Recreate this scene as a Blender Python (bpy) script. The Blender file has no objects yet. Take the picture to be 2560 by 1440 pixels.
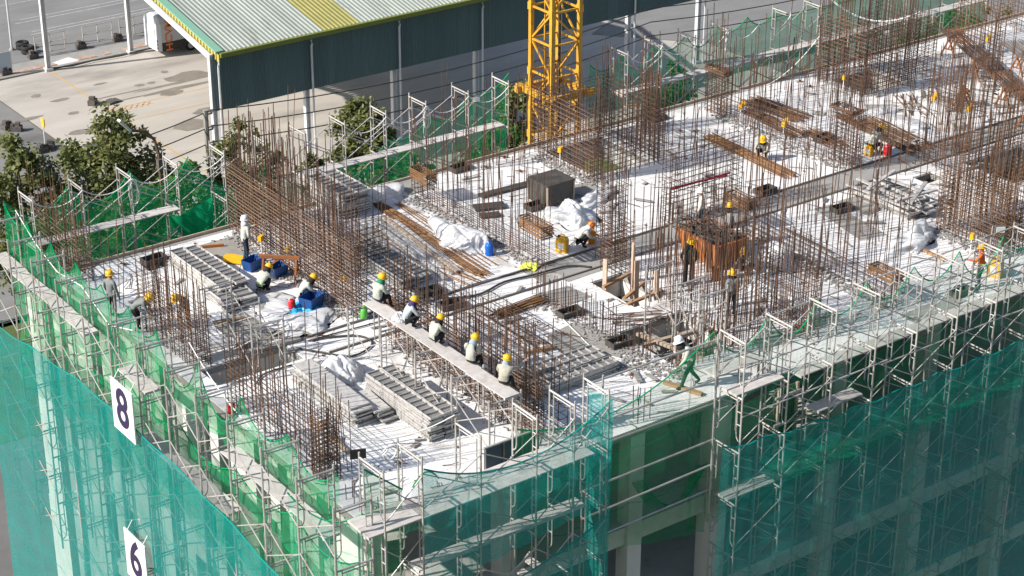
import bpy, bmesh, math, random
from mathutils import Vector, Matrix, Quaternion, noise

random.seed(7)
R = math.radians
SC = bpy.context.scene
COL = SC.collection
V = Vector

# ---------------------------------------------------------------- camera
CAM = V((-22.09, -36.123, 27.0))
PITCH, YAW, ROLL, FPX = R(25.67), R(36.28), R(0.19), 4967.0
FW = V((math.sin(YAW) * math.cos(PITCH), math.cos(YAW) * math.cos(PITCH), -math.sin(PITCH)))
R0 = V((math.cos(YAW), -math.sin(YAW), 0))
U0 = R0.cross(FW)
RT = R0 * math.cos(ROLL) + U0 * math.sin(ROLL)
UP = U0 * math.cos(ROLL) - R0 * math.sin(ROLL)
cam = bpy.data.objects.new('camera', bpy.data.cameras.new('camera'))
COL.objects.link(cam)
cam.matrix_world = Matrix.Translation(CAM) @ Matrix((RT, UP, -FW)).transposed().to_4x4()
cam.data.sensor_width = 36.0
cam.data.lens = 36.0 * FPX / 2560.0
cam.data.clip_end = 2000
SC.camera = cam


def at(x, y, z=0.0):
    """the place on the level plane z that the photograph shows at pixel x, y"""
    d = FW * FPX + RT * (x - 1280) - UP * (y - 720)
    return CAM + d * ((z - CAM.z) / d.z)


# ---------------------------------------------------------------- sky, sun, exposure
SUN_EL, SUN_AZ = R(35), R(15)
SUN = V((-math.cos(SUN_EL) * math.cos(SUN_AZ), math.cos(SUN_EL) * math.sin(SUN_AZ), math.sin(SUN_EL)))
w = bpy.data.worlds.new('World')
SC.world = w
w.use_nodes = True
nt = w.node_tree
sky = nt.nodes.new('ShaderNodeTexSky')
sky.sky_type = 'NISHITA'
sky.sun_disc = False
sky.sun_elevation = SUN_EL
sky.sun_rotation = math.atan2(SUN.x, SUN.y)
sky.air_density = 1.0
sky.dust_density = 1.5
nt.links.new(sky.outputs[0], nt.nodes['Background'].inputs[0])
nt.nodes['Background'].inputs[1].default_value = 0.1
sl = bpy.data.objects.new('sun', bpy.data.lights.new('sun', 'SUN'))
COL.objects.link(sl)
sl.data.energy = 4.9
sl.data.angle = R(0.53)
sl.data.color = (1.0, 0.95, 0.88)
sl.rotation_euler = SUN.to_track_quat('Z', 'Y').to_euler()
sl.location = (0, 0, 60)
vs = SC.view_settings
vs.view_transform = 'Standard'
vs.look = 'None'
vs.exposure = 0.45
vs.gamma = 1.0
vs.use_curve_mapping = False
SC.cycles.transparent_max_bounces = 24
SC.cycles.max_bounces = 6
SC.cycles.diffuse_bounces = 3
SC.cycles.transmission_bounces = 3
SC.cycles.caustics_reflective = False
SC.cycles.caustics_refractive = False


# ---------------------------------------------------------------- materials
def M(name, c, rough=0.7, metal=0.0, c2=None, scale=3.0, amt=0.5, c3=None, scale3=0.5, thr3=(0.52, 0.66), rnd=0.0,
      bump=0.0, bscale=30.0, stretch=None, alpha=None, transl=0.0, spec=0.4):
    m = bpy.data.materials.new(name)
    m.use_nodes = True
    n, l = m.node_tree.nodes, m.node_tree.links
    p = n['Principled BSDF']
    p.inputs['Roughness'].default_value = rough
    p.inputs['Metallic'].default_value = metal
    p.inputs['Specular IOR Level'].default_value = spec
    g = n.new('ShaderNodeNewGeometry')
    pos = g.outputs['Position']
    if stretch:
        mp = n.new('ShaderNodeMapping')
        mp.inputs['Scale'].default_value = stretch
        l.new(pos, mp.inputs[0])
        pos = mp.outputs[0]
    out = None

    def mix(a, b, f):
        x = n.new('ShaderNodeMix')
        x.data_type = 'RGBA'
        for s, v in ((x.inputs[6], a), (x.inputs[7], b)):
            if hasattr(v, 'links') or hasattr(v, 'is_linked'):
                l.new(v, s)
            else:
                s.default_value = (*v, 1)
        l.new(f, x.inputs[0])
        return x.outputs[2]

    def nz(sc, lo, hi, det=5):
        t = n.new('ShaderNodeTexNoise')
        t.inputs['Scale'].default_value = sc
        t.inputs['Detail'].default_value = det
        t.inputs['Roughness'].default_value = 0.62
        l.new(pos, t.inputs['Vector'])
        r = n.new('ShaderNodeMapRange')
        r.inputs[1].default_value = lo
        r.inputs[2].default_value = hi
        l.new(t.outputs[0], r.inputs[0])
        return r.outputs[0]

    out = c
    if c2 is not None:
        out = mix(c, c2, nz(scale, 0.5 - amt * 0.4, 0.5 + amt * 0.4))
    if c3 is not None:
        out = mix(out, c3, nz(scale3, thr3[0], thr3[1], 6))
    if rnd:
        oi = n.new('ShaderNodeObjectInfo')
        r = n.new('ShaderNodeMapRange')
        r.inputs[3].default_value = 1 - rnd
        r.inputs[4].default_value = 1 + rnd
        l.new(oi.outputs['Random'], r.inputs[0])
        h = n.new('ShaderNodeHueSaturation')
        l.new(r.outputs[0], h.inputs['Value'])
        if hasattr(out, 'is_linked'):
            l.new(out, h.inputs['Color'])
        else:
            h.inputs['Color'].default_value = (*out, 1)
        out = h.outputs[0]
    if hasattr(out, 'is_linked'):
        l.new(out, p.inputs['Base Color'])
    else:
        p.inputs['Base Color'].default_value = (*out, 1)
    if bump:
        t = n.new('ShaderNodeTexNoise')
        t.inputs['Scale'].default_value = bscale
        t.inputs['Detail'].default_value = 4
        l.new(pos, t.inputs['Vector'])
        b = n.new('ShaderNodeBump')
        b.inputs['Strength'].default_value = bump
        b.inputs['Distance'].default_value = 0.02
        l.new(t.outputs[0], b.inputs['Height'])
        l.new(b.outputs[0], p.inputs['Normal'])
    surf = p.outputs[0]
    if transl:
        t = n.new('ShaderNodeBsdfTranslucent')
        if hasattr(out, 'is_linked'):
            l.new(out, t.inputs[0])
        else:
            t.inputs[0].default_value = (*out, 1)
        x = n.new('ShaderNodeMixShader')
        x.inputs[0].default_value = transl
        l.new(surf, x.inputs[1])
        l.new(t.outputs[0], x.inputs[2])
        surf = x.outputs[0]
    if alpha is not None:
        tr = n.new('ShaderNodeBsdfTransparent')
        x = n.new('ShaderNodeMixShader')
        r = n.new('ShaderNodeMapRange')
        r.inputs[3].default_value = alpha[0]
        r.inputs[4].default_value = alpha[1]
        l.new(nz(1.3, 0.3, 0.7, 8), r.inputs[0])

        def mth(op, p_, q_):
            k_ = n.new('ShaderNodeMath')
            k_.operation = op
            for s_, v_ in zip(k_.inputs, (p_, q_)):
                if hasattr(v_, 'is_linked'):
                    l.new(v_, s_)
                else:
                    s_.default_value = v_
            return k_.outputs[0]
        sep = n.new('ShaderNodeSeparateXYZ')
        l.new(pos, sep.inputs[0])
        run = mth('ADD', sep.outputs[0], sep.outputs[1])
        seam = mth('MULTIPLY', mth('LESS_THAN', mth('FRACT', mth('MULTIPLY', mth('ADD', sep.outputs[2], mth('MULTIPLY', nz(.6, 0, 1), .5)), .55), 0), .028), .22)
        lap = mth('MULTIPLY', mth('LESS_THAN', mth('FRACT', mth('MULTIPLY', run, .31), 0), .02), .2)
        weave = mth('MULTIPLY', mth('SUBTRACT', nz(34, .25, .75, 1), .5), .16)
        tot = mth('ADD', mth('ADD', r.outputs[0], seam), mth('ADD', lap, weave))
        cl = n.new('ShaderNodeClamp')
        l.new(tot, cl.inputs[0])
        r = cl
        l.new(r.outputs[0], x.inputs[0])
        l.new(tr.outputs[0], x.inputs[1])
        l.new(surf, x.inputs[2])
        surf = x.outputs[0]
    l.new(surf, n['Material Output'].inputs[0])
    return m


m_deck = M('deck_sheet', (0.82, 0.81, 0.795), 0.5, c2=(0.74, 0.735, 0.725), scale=0.9, c3=(0.38, 0.36, 0.33), scale3=0.6, thr3=(0.585, 0.74), rnd=0.05, bump=0.2, bscale=9)


def add_deck_wear(m):
    n, l = m.node_tree.nodes, m.node_tree.links
    p = n['Principled BSDF']
    src = p.inputs['Base Color'].links[0].from_socket
    g = n.new('ShaderNodeNewGeometry')
    sep = n.new('ShaderNodeSeparateXYZ')
    l.new(g.outputs['Position'], sep.inputs[0])

    def mth(op, a, b):
        k = n.new('ShaderNodeMath')
        k.operation = op
        for s_, v_ in zip(k.inputs, (a, b)):
            if hasattr(v_, 'is_linked'):
                l.new(v_, s_)
            else:
                s_.default_value = v_
        return k.outputs[0]
    fy = mth('FRACT', mth('MULTIPLY', sep.outputs[1], 3.2), 0)
    fx = mth('FRACT', mth('MULTIPLY', sep.outputs[0], .83), 0)
    line = mth('MAXIMUM', mth('LESS_THAN', fy, .09), mth('LESS_THAN', fx, .02))
    t = n.new('ShaderNodeTexNoise')
    t.inputs['Scale'].default_value = .7
    l.new(g.outputs['Position'], t.inputs['Vector'])
    line = mth('MULTIPLY', line, mth('MULTIPLY', t.outputs[0], .34))
    sp = n.new('ShaderNodeTexNoise')
    sp.inputs['Scale'].default_value = 22
    sp.inputs['Detail'].default_value = 3
    l.new(g.outputs['Position'], sp.inputs['Vector'])
    big = n.new('ShaderNodeTexNoise')
    big.inputs['Scale'].default_value = .55
    big.inputs['Detail'].default_value = 5
    l.new(g.outputs['Position'], big.inputs['Vector'])
    spot = mth('MULTIPLY', mth('GREATER_THAN', mth('ADD', sp.outputs[0], mth('MULTIPLY', big.outputs[0], .35)), .80), .55)
    f = mth('MAXIMUM', line, spot)
    x = n.new('ShaderNodeMix')
    x.data_type = 'RGBA'
    l.new(f, x.inputs[0])
    l.new(src, x.inputs[6])
    x.inputs[7].default_value = (.2, .18, .16, 1)
    l.new(x.outputs[2], p.inputs['Base Color'])


add_deck_wear(m_deck)
m_conc = M('concrete', (0.36, 0.345, 0.32), 0.85, c2=(0.27, 0.26, 0.24), scale=1.4, c3=(0.17, 0.165, 0.155), scale3=2.3, thr3=(0.57, 0.75), bump=0.4)
m_concpale = M('pale_concrete', (0.70, 0.68, 0.64), 0.85, c2=(0.58, 0.565, 0.53), scale=0.9, c3=(0.33, 0.31, 0.28), scale3=1.3, thr3=(0.6, 0.8), bump=0.3, stretch=(1, 1, .35))
m_concwet = M('damp_concrete', (0.27, 0.265, 0.25), 0.7, c2=(0.36, 0.345, 0.32), scale=1.1, c3=(0.55, 0.54, 0.52), scale3=1.6, thr3=(0.6, 0.72), bump=0.3)
m_patch = M('screed', (0.34, 0.325, 0.295), 0.8, c2=(0.25, 0.24, 0.215), scale=1.7, c3=(0.14, 0.11, 0.08), scale3=3.0, thr3=(0.66, 0.75))
m_rubble = M('rubble', (0.42, 0.40, 0.38), 0.9, c2=(0.2, 0.19, 0.18), scale=9)
m_tiebar = M('tie_bar_steel', (0.20, 0.125, 0.082), 0.8, c2=(0.12, 0.075, 0.05), scale=2.0, rnd=0.25)
m_rebar = M('rebar_steel', (0.12, 0.062, 0.038), 0.75, c2=(0.060, 0.040, 0.031), scale=1.3, c3=(0.22, 0.10, 0.045), scale3=0.9, thr3=(0.52, 0.7), rnd=0.25)
m_rust = M('rusty_steel', (0.165, 0.088, 0.046), 0.85, c2=(0.10, 0.056, 0.034), scale=4, rnd=0.4)
m_rustlt = M('fresh_rust_steel', (0.26, 0.135, 0.058), 0.85, c2=(0.16, 0.085, 0.042), scale=3, rnd=0.35)
m_darkbar = M('dark_steel', (0.12, 0.115, 0.11), 0.6, metal=0.3, c2=(0.22, 0.19, 0.17), scale=4, rnd=0.2)
m_galv = M('scaffold_tube', (0.56, 0.54, 0.52), 0.5, metal=0.25, c2=(0.38, 0.345, 0.31), scale=2.2, c3=(0.22, 0.13, 0.08), scale3=1.6, thr3=(0.6, 0.75), rnd=0.12)
m_plank = M('plank_metal', (0.60, 0.565, 0.535), 0.6, c2=(0.46, 0.43, 0.40), scale=4, c3=(0.33, 0.3, 0.28), scale3=1.2, thr3=(0.58, 0.75), rnd=0.1, bump=0.2, bscale=25)
m_form = M('form_aluminium', (0.52, 0.50, 0.48), 0.55, metal=0.1, c2=(0.38, 0.365, 0.345), scale=7, c3=(0.15, 0.145, 0.138), scale3=9.0, thr3=(0.56, 0.68), rnd=0.22)
m_timber = M('timber', (0.44, 0.27, 0.145), 0.8, c2=(0.33, 0.19, 0.10), scale=6, rnd=0.15)
m_timberpale = M('pale_timber', (0.50, 0.40, 0.31), 0.8, c2=(0.36, 0.27, 0.2), scale=5, rnd=0.15)
m_formshade = M('form_plate_shaded', (0.26, 0.255, 0.245), 0.7, c2=(0.17, 0.165, 0.16), scale=5)  # same aluminium as the rails, shade between the ribs put into its colour
m_ply = M('film_ply', (0.055, 0.05, 0.045), 0.5, c2=(0.09, 0.08, 0.07), scale=4, c3=(0.25, 0.22, 0.18), scale3=3, thr3=(0.6, 0.75))
m_orange = M('orange_paint', (0.46, 0.165, 0.042), 0.6, c2=(0.36, 0.115, 0.032), scale=4, c3=(0.22, 0.09, 0.04), scale3=3, thr3=(0.6, 0.75))
m_yellow = M('crane_paint', (0.66, 0.36, 0.035), 0.5, c2=(0.54, 0.28, 0.03), scale=2, c3=(0.24, 0.13, 0.04), scale3=2.6, thr3=(0.56, 0.72))
m_yplast = M('yellow_plastic', (0.83, 0.47, 0.02), 0.4, rnd=0.06, c2=(0.74, 0.4, 0.02), scale=6)
m_helmet = M('helmet_yellow', (0.80, 0.47, 0.02), 0.4, c2=(0.7, 0.4, 0.02), scale=14, rnd=0.12)
m_helmeto = M('helmet_orange', (0.80, 0.22, 0.02), 0.3)
m_white = M('white_paint', (0.80, 0.80, 0.79), 0.45, c2=(0.7, 0.7, 0.69), scale=3)
m_jacket = M('pale_jacket', (0.50, 0.52, 0.45), 0.9, c2=(0.36, 0.38, 0.33), scale=9, bump=0.6, bscale=14)
m_jacketw = M('whitish_jacket', (0.64, 0.64, 0.58), 0.9, c2=(0.48, 0.48, 0.42), scale=9, bump=0.6, bscale=14)
m_jgrey = M('grey_jacket', (0.24, 0.25, 0.25), 0.9, c2=(0.18, 0.19, 0.19), scale=9, bump=0.6, bscale=14)
m_jorange = M('orange_jacket', (0.75, 0.15, 0.03), 0.85, c2=(0.62, 0.11, 0.025), scale=9, bump=0.5, bscale=14)
m_navy = M('navy_cloth', (0.028, 0.034, 0.055), 0.9)
m_black = M('black_cloth', (0.018, 0.018, 0.02), 0.85)
m_greyb = M('green_trousers', (0.028, 0.042, 0.036), 0.9)
m_skin = M('skin', (0.38, 0.21, 0.135), 0.6)
m_boot = M('boot', (0.03, 0.028, 0.026), 0.6)
m_gcloth = M('green_cloth', (0.02, 0.22, 0.12), 0.9)
m_limeband = M('reflective_band', (0.5, 0.75, 0.3), 0.6)
m_bag = M('plastic_sheet', (0.86, 0.87, 0.88), 0.3, c2=(0.80, 0.81, 0.82), scale=3, transl=0.35, bump=0.25, bscale=7)
m_blue = M('blue_plastic', (0.025, 0.095, 0.30), 0.45, c2=(0.02, 0.07, 0.22), scale=5)
m_bottle = M('blue_bottle', (0.03, 0.2, 0.72), 0.15, transl=0.3)
m_cyan = M('cyan_sheet', (0.03, 0.38, 0.66), 0.5)
m_red = M('red_plastic', (0.6, 0.02, 0.025), 0.4)
m_greenp = M('green_bottle', (0.11, 0.46, 0.07), 0.35)
m_lime = M('lime_cloth', (0.62, 0.66, 0.1), 0.8)
m_rope = M('white_rope', (0.70, 0.69, 0.66), 0.8)
m_hose = M('dark_hose', (0.05, 0.046, 0.043), 0.6)
m_net = M('green_net', (0.006, 0.30, 0.105), 0.9, c2=(0.01, 0.42, 0.165), scale=1.7, alpha=(0.28, 0.62), transl=0.4, spec=0.1)
m_tealhem = M('teal_net_hem', (0.015, 0.34, 0.30), 0.9, transl=0.3, spec=0.1)
m_netback = M('thin_green_net', (0.006, 0.31, 0.13), 0.9, c2=(0.012, 0.42, 0.19), scale=0.9, alpha=(0.36, 0.56), transl=0.35, spec=0.1)
m_nethem = M('green_net_hem', (0.008, 0.36, 0.14), 0.9, transl=0.3, spec=0.1)
m_netshade = M('shaded_green_net', (0.005, 0.28, 0.105), 0.9, c2=(0.008, 0.38, 0.15), scale=0.8, alpha=(0.25, 0.44), transl=0.3, spec=0.1)  # copy of the green net, shade of the front put into its colour
m_netthin = M('pale_green_net', (0.012, 0.34, 0.19), 0.9, c2=(0.02, 0.42, 0.25), scale=0.9, alpha=(0.20, 0.38), transl=0.3, spec=0.1)
m_teal = M('teal_net', (0.008, 0.27, 0.255), 0.9, c2=(0.014, 0.34, 0.325), scale=1.1, alpha=(0.50, 0.66), transl=0.4, spec=0.1)
m_tealfront = M('shaded_teal_net', (0.026, 0.40, 0.35), 0.9, c2=(0.04, 0.50, 0.44), scale=0.8, alpha=(0.38, 0.54), transl=0.4, spec=0.1)  # copy of the teal net, recoloured for the face in shade
m_asph = M('asphalt', (0.235, 0.232, 0.225), 0.9, c2=(0.18, 0.178, 0.173), scale=0.5, c3=(0.09, 0.09, 0.088), scale3=0.11, thr3=(0.60, 0.75), bump=0.2, stretch=(.4, 1, 1))
m_apron = M('apron_concrete', (0.50, 0.462, 0.415), 0.85, c2=(0.41, 0.38, 0.34), scale=0.35, c3=(0.24, 0.222, 0.20), scale3=0.2, thr3=(0.53, 0.75), bump=0.15, stretch=(.3, 1, 1))
m_ground = M('earth', (0.19, 0.165, 0.12), 0.95, c2=(0.12, 0.11, 0.075), scale=0.3, c3=(0.10, 0.13, 0.04), scale3=0.12, thr3=(0.5, 0.62))
m_grass = M('grass', (0.07, 0.11, 0.025), 0.95, c2=(0.11, 0.12, 0.04), scale=1.2)
m_linew = M('white_line', (0.55, 0.55, 0.54), 0.8, c2=(0.3, 0.3, 0.3), scale=2.5)
m_lineo = M('orange_line', (0.58, 0.33, 0.10), 0.8, c2=(0.5, 0.38, 0.24), scale=1.5)
m_stain = M('oil_stain', (0.2, 0.18, 0.155), 0.7, c2=(0.28, 0.25, 0.21), scale=1.2)
m_roof = M('roof_sheet', (0.36, 0.39, 0.345), 0.6, c2=(0.28, 0.31, 0.275), scale=0.7, c3=(0.19, 0.205, 0.185), scale3=1.1, thr3=(0.57, 0.75), rnd=0.1, stretch=(1, .25, 1))
m_roofy = M('yellow_roof_sheet', (0.34, 0.315, 0.10), 0.6, c2=(0.27, 0.25, 0.085), scale=0.8)
m_clad = M('teal_cladding', (0.088, 0.145, 0.155), 0.55, c2=(0.075, 0.127, 0.137), scale=0.5, c3=(0.06, 0.105, 0.113), scale3=.9, thr3=(.55, .75), rnd=0.09, stretch=(1.6, 1, .12))
m_gutter = M('olive_gutter', (0.20, 0.225, 0.045), 0.55, c2=(0.16, 0.185, 0.04), scale=1)
m_flash = M('mint_flashing', (0.22, 0.42, 0.30), 0.5)
m_gable = M('yellow_gable', (0.46, 0.38, 0.08), 0.55)
m_column = M('white_column', (0.66, 0.67, 0.68), 0.5, c2=(0.55, 0.56, 0.57), scale=1.2)
m_buswhite = M('bus_white', (0.62, 0.65, 0.70), 0.35)
m_busside = M('bus_side', (0.52, 0.52, 0.52), 0.35)
m_busblack = M('bus_black', (0.02, 0.02, 0.022), 0.3)
m_letter = M('orange_letter', (0.75, 0.19, 0.04), 0.5)
m_tyre = M('tyre', (0.025, 0.025, 0.026), 0.85)
m_numeral = M('dark_numeral', (0.03, 0.02, 0.065), 0.6)
m_sign = M('sign_board', (0.76, 0.76, 0.76), 0.5, c2=(0.68, 0.68, 0.67), scale=3, c3=(0.5, 0.48, 0.45), scale3=2.5, thr3=(.6, .8))
m_leaf = M('leaf', (0.19, 0.20, 0.065), 0.5, c2=(0.11, 0.135, 0.038), scale=1.1, c3=(0.30, 0.22, 0.08), scale3=0.9, thr3=(0.60, 0.78), transl=0.25)
m_trestle = M('trestle_paint', (0.36, 0.13, 0.045), 0.7, c2=(0.22, 0.09, 0.04), scale=6)
m_leafb = M('bright_leaf', (0.075, 0.17, 0.022), 0.55, c2=(0.035, 0.09, 0.014), scale=1.1, transl=0.25)
m_bark = M('bark', (0.12, 0.09, 0.065), 0.9, c2=(0.07, 0.055, 0.04), scale=5)
m_glass = M('dark_glass', (0.02, 0.022, 0.025), 0.15)
m_tile = M('tactile_tile', (0.52, 0.40, 0.31), 0.85, c2=(0.36, 0.2, 0.14), scale=2.0)
m_block = M('dark_block', (0.06, 0.055, 0.05), 0.9, c2=(0.15, 0.13, 0.12), scale=3)
m_wire = M('wire', (0.03, 0.03, 0.03), 0.6)
m_bluesteel = M('blue_panel', (0.03, 0.06, 0.085), 0.5)


# ---------------------------------------------------------------- mesh helpers
class MB:
    def __init__(s):
        s.v, s.f = [], []

    def box(s, c, d, rz=0.0, mat=None):
        cx, cy, cz = c
        hx, hy, hz = d[0] / 2, d[1] / 2, d[2] / 2
        n = len(s.v)
        ca, sa = math.cos(rz), math.sin(rz)
        for z in (-hz, hz):
            for x, y in ((-hx, -hy), (hx, -hy), (hx, hy), (-hx, hy)):
                s.v.append((cx + x * ca - y * sa, cy + x * sa + y * ca, cz + z))
        s.f += [(n, n + 3, n + 2, n + 1), (n + 4, n + 5, n + 6, n + 7)] + [(n + i, n + (i + 1) % 4, n + 4 + (i + 1) % 4, n + 4 + i) for i in range(4)]
        return s

    def beam(s, a, b, wd, ht, up=(0, 0, 1)):
        a, b = V(a), V(b)
        d = (b - a).normalized()
        sd = d.cross(V(up))
        sd = sd.normalized() if sd.length > 1e-4 else V((1, 0, 0))
        u = sd.cross(d)
        n = len(s.v)
        for p in (a, b):
            for i, j in ((-1, -1), (1, -1), (1, 1), (-1, 1)):
                s.v.append(tuple(p + sd * (i * wd / 2) + u * (j * ht / 2)))
        s.f += [(n, n + 3, n + 2, n + 1), (n + 4, n + 5, n + 6, n + 7)] + [(n + i, n + (i + 1) % 4, n + 4 + (i + 1) % 4, n + 4 + i) for i in range(4)]
        return s

    def tube(s, pts, r, k=5, close=False):
        pts = [V(p) for p in pts]
        m = len(pts)
        n = len(s.v)
        for i, p in enumerate(pts):
            if close:
                d = pts[(i + 1) % m] - pts[i - 1]
            else:
                d = pts[min(i + 1, m - 1)] - pts[max(i - 1, 0)]
            d.normalize()
            a = d.cross(V((0.13, 0.21, 1)))
            if a.length < 0.2:
                a = d.cross(V((1, 0.1, 0)))
            a.normalize()
            b = d.cross(a)
            rr = r[i] if isinstance(r, (list, tuple)) else r
            for j in range(k):
                t = 2 * math.pi * j / k
                s.v.append(tuple(p + a * (math.cos(t) * rr) + b * (math.sin(t) * rr)))
        for i in range(m if close else m - 1):
            i2 = (i + 1) % m
            for j in range(k):
                s.f.append((n + i * k + j, n + i * k + (j + 1) % k, n + i2 * k + (j + 1) % k, n + i2 * k + j))
        if not close:
            s.f.append(tuple(n + j for j in reversed(range(k))))
            s.f.append(tuple(n + (m - 1) * k + j for j in range(k)))
        return s

    def lathe(s, prof, k=14, c=(0, 0, 0), axis='z'):
        n = len(s.v)
        for r, h in prof:
            for j in range(k):
                t = 2 * math.pi * j / k
                x, y = r * math.cos(t), r * math.sin(t)
                p = (x, y, h) if axis == 'z' else ((h, x, y) if axis == 'x' else (x, h, y))
                s.v.append((c[0] + p[0], c[1] + p[1], c[2] + p[2]))
        for i in range(len(prof) - 1):
            for j in range(k):
                s.f.append((n + i * k + j, n + i * k + (j + 1) % k, n + (i + 1) * k + (j + 1) % k, n + (i + 1) * k + j))
        s.f.append(tuple(n + j for j in reversed(range(k))))
        s.f.append(tuple(n + (len(prof) - 1) * k + j for j in range(k)))
        return s

    def poly(s, pts, z0, z1):
        n = len(s.v)
        k = len(pts)
        area = sum(pts[i][0] * pts[(i + 1) % k][1] - pts[(i + 1) % k][0] * pts[i][1] for i in range(k))
        if area < 0:
            pts = pts[::-1]
        for z in (z0, z1):
            s.v += [(p[0], p[1], z) for p in pts]
        s.f.append(tuple(n + k + i for i in range(k)))
        s.f.append(tuple(n + i for i in reversed(range(k))))
        s.f += [(n + i, n + (i + 1) % k, n + k + (i + 1) % k, n + k + i) for i in range(k)]
        return s

    def quad(s, a, b, c, d):
        n = len(s.v)
        s.v += [tuple(a), tuple(b), tuple(c), tuple(d)]
        s.f.append((n, n + 1, n + 2, n + 3))
        return s

    def mesh(s, name, mat, smooth=False):
        me = bpy.data.meshes.new(name)
        me.from_pydata(s.v, [], s.f)
        me.materials.append(mat)
        if smooth:
            me.polygons.foreach_set('use_smooth', [True] * len(me.polygons))
        return me

    def build(s, name, mat, parent=None, loc=(0, 0, 0), rz=0.0, smooth=False):
        return put(name, s.mesh(name, mat, smooth), parent, loc, rz)

    def at_base(s, name, mat, base, parent=None, smooth=False):
        """world-space vertices, origin moved to base"""
        b = V(base)
        s.v = [tuple(V(p) - b) for p in s.v]
        return put(name, s.mesh(name, mat, smooth), parent, b - (parent.location if parent else V()))


def put(name, me, parent=None, loc=(0, 0, 0), rz=0.0, mtx=None):
    o = bpy.data.objects.new(name, me)
    COL.objects.link(o)
    if parent:
        o.parent = parent
    if mtx is not None:
        o.matrix_basis = mtx
    else:
        o.location = loc
        if rz:
            o.rotation_euler = (0, 0, rz)
    return o


def tag(o, label=None, cat=None, group=None, kind=None):
    if label:
        o['label'] = label
    if cat:
        o['category'] = cat
    if group:
        o['group'] = group
    if kind:
        o['kind'] = kind
    return o


def thing(name, label, cat, loc=(0, 0, 0), group=None, rz=0.0):
    o = bpy.data.objects.new(name, None)
    o.empty_display_size = 0.2
    COL.objects.link(o)
    o.location = loc
    o.rotation_euler = (0, 0, rz)
    return tag(o, label, cat, group)


ROD = {}


def rod(name, a, b, r, mat, parent, k=5):
    key = (mat.name, k)
    if key not in ROD:
        mb = MB()
        for z in (0, 1):
            for j in range(k):
                t = 2 * math.pi * j / k
                mb.v.append((math.cos(t), math.sin(t), z))
        mb.f = [(j, (j + 1) % k, k + (j + 1) % k, k + j) for j in range(k)] + [tuple(range(k - 1, -1, -1)), tuple(range(k, 2 * k))]
        ROD[key] = mb.mesh('rod', mat)
    off = parent.location if parent else V()
    a, b = V(a) - off, V(b) - off
    d = b - a
    q = d.to_track_quat('Z', 'Y')
    return put(name, ROD[key], parent, mtx=Matrix.Translation(a) @ q.to_matrix().to_4x4() @ Matrix.Diagonal((r, r, d.length, 1)))


def sag(a, b, s, n=10):
    a, b = V(a), V(b)
    return [a.lerp(b, i / n) - V((0, 0, s * 4 * (i / n) * (1 - i / n))) for i in range(n + 1)]


def ordinal(i):
    return ['first', 'second', 'third', 'fourth', 'fifth', 'sixth', 'seventh', 'eighth', 'ninth', 'tenth', 'eleventh', 'twelfth', 'thirteenth',
            'fourteenth', 'fifteenth', 'sixteenth', 'seventeenth', 'eighteenth', 'nineteenth', 'twentieth', 'twenty-first', 'twenty-second',
            'twenty-third', 'twenty-fourth', 'twenty-fifth', 'twenty-sixth', 'twenty-seventh', 'twenty-eighth', 'twenty-ninth', 'thirtieth'][i]


def U(a, b):
    return random.uniform(a, b)


# ================================================================ ground and surroundings
G = -26.0


def sheet(name, pts, z, mat, parent=None):
    mb = MB()
    mb.v = [(p[0], p[1], z) for p in pts]
    k = len(pts)
    area = sum(pts[i][0] * pts[(i + 1) % k][1] - pts[(i + 1) % k][0] * pts[i][1] for i in range(k))
    mb.f = [tuple(range(k)) if area > 0 else tuple(reversed(range(k)))]
    return mb.build(name, mat, parent)


tag(sheet('ground', [(-500, -500), (900, -500), (900, 900), (-500, 900)], G - 0.02, m_ground), kind='structure')
tag(sheet('concrete_yard', [(31, 68), (31, 106.6), (84, 106.6), (84, 92), (77.5, 88.5), (84, 81), (84, 68)], G, m_apron), kind='structure')
tag(sheet('parking_asphalt', [(-60, 107.1), (200, 107.1), (200, 230), (-60, 230)], G, m_asph), kind='structure')
tag(sheet('side_road', [(-30, 66), (30.9, 66), (30.9, 106.6), (-30, 106.6)], G, m_asph), kind='structure')
tag(sheet('road_and_shade', [(84.1, 40), (220, 40), (220, 106.9), (84.1, 106.9), (84.1, 92), (77.6, 88.5), (84.1, 81)], G, m_asph), kind='structure')  # wedge into the yard follows a shadow edge, shade drawn as dark asphalt
tag(sheet('street', [(-40, 40), (84, 40), (84, 53), (-40, 53)], G, M('street_asphalt', (0.17, 0.165, 0.155), 0.9, c2=(0.13, 0.127, 0.12), scale=0.6)), kind='structure')
tag(sheet('grass_verge', [(-40, 53.2), (84, 53.2), (84, 67.8), (-40, 65.8)], G, m_grass), kind='structure')
# kerb between yard and parking, with tactile tiles
kerb = MB().box((45, 106.85, G + 0.06), (64, 0.4, 0.13)).build('kerb', m_conc)
tag(kerb, kind='structure')
tl = MB().box((0, 0, 0), (0.58, 0.58, 0.03)).mesh('tile', m_tile)
path = tag(sheet('path', [(28, 107.2), (60, 107.2), (60, 109.6), (28, 109.6)], G + 0.004, m_concwet), kind='structure')
for i in range(34):
    if random.random() < 0.88:
        put('tile', tl, path, (30 + i * 0.62 + U(-.03, .03), 107.75 + U(-.03, .03), G + 0.022 + U(0, .012)), U(-.05, .05))
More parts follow.
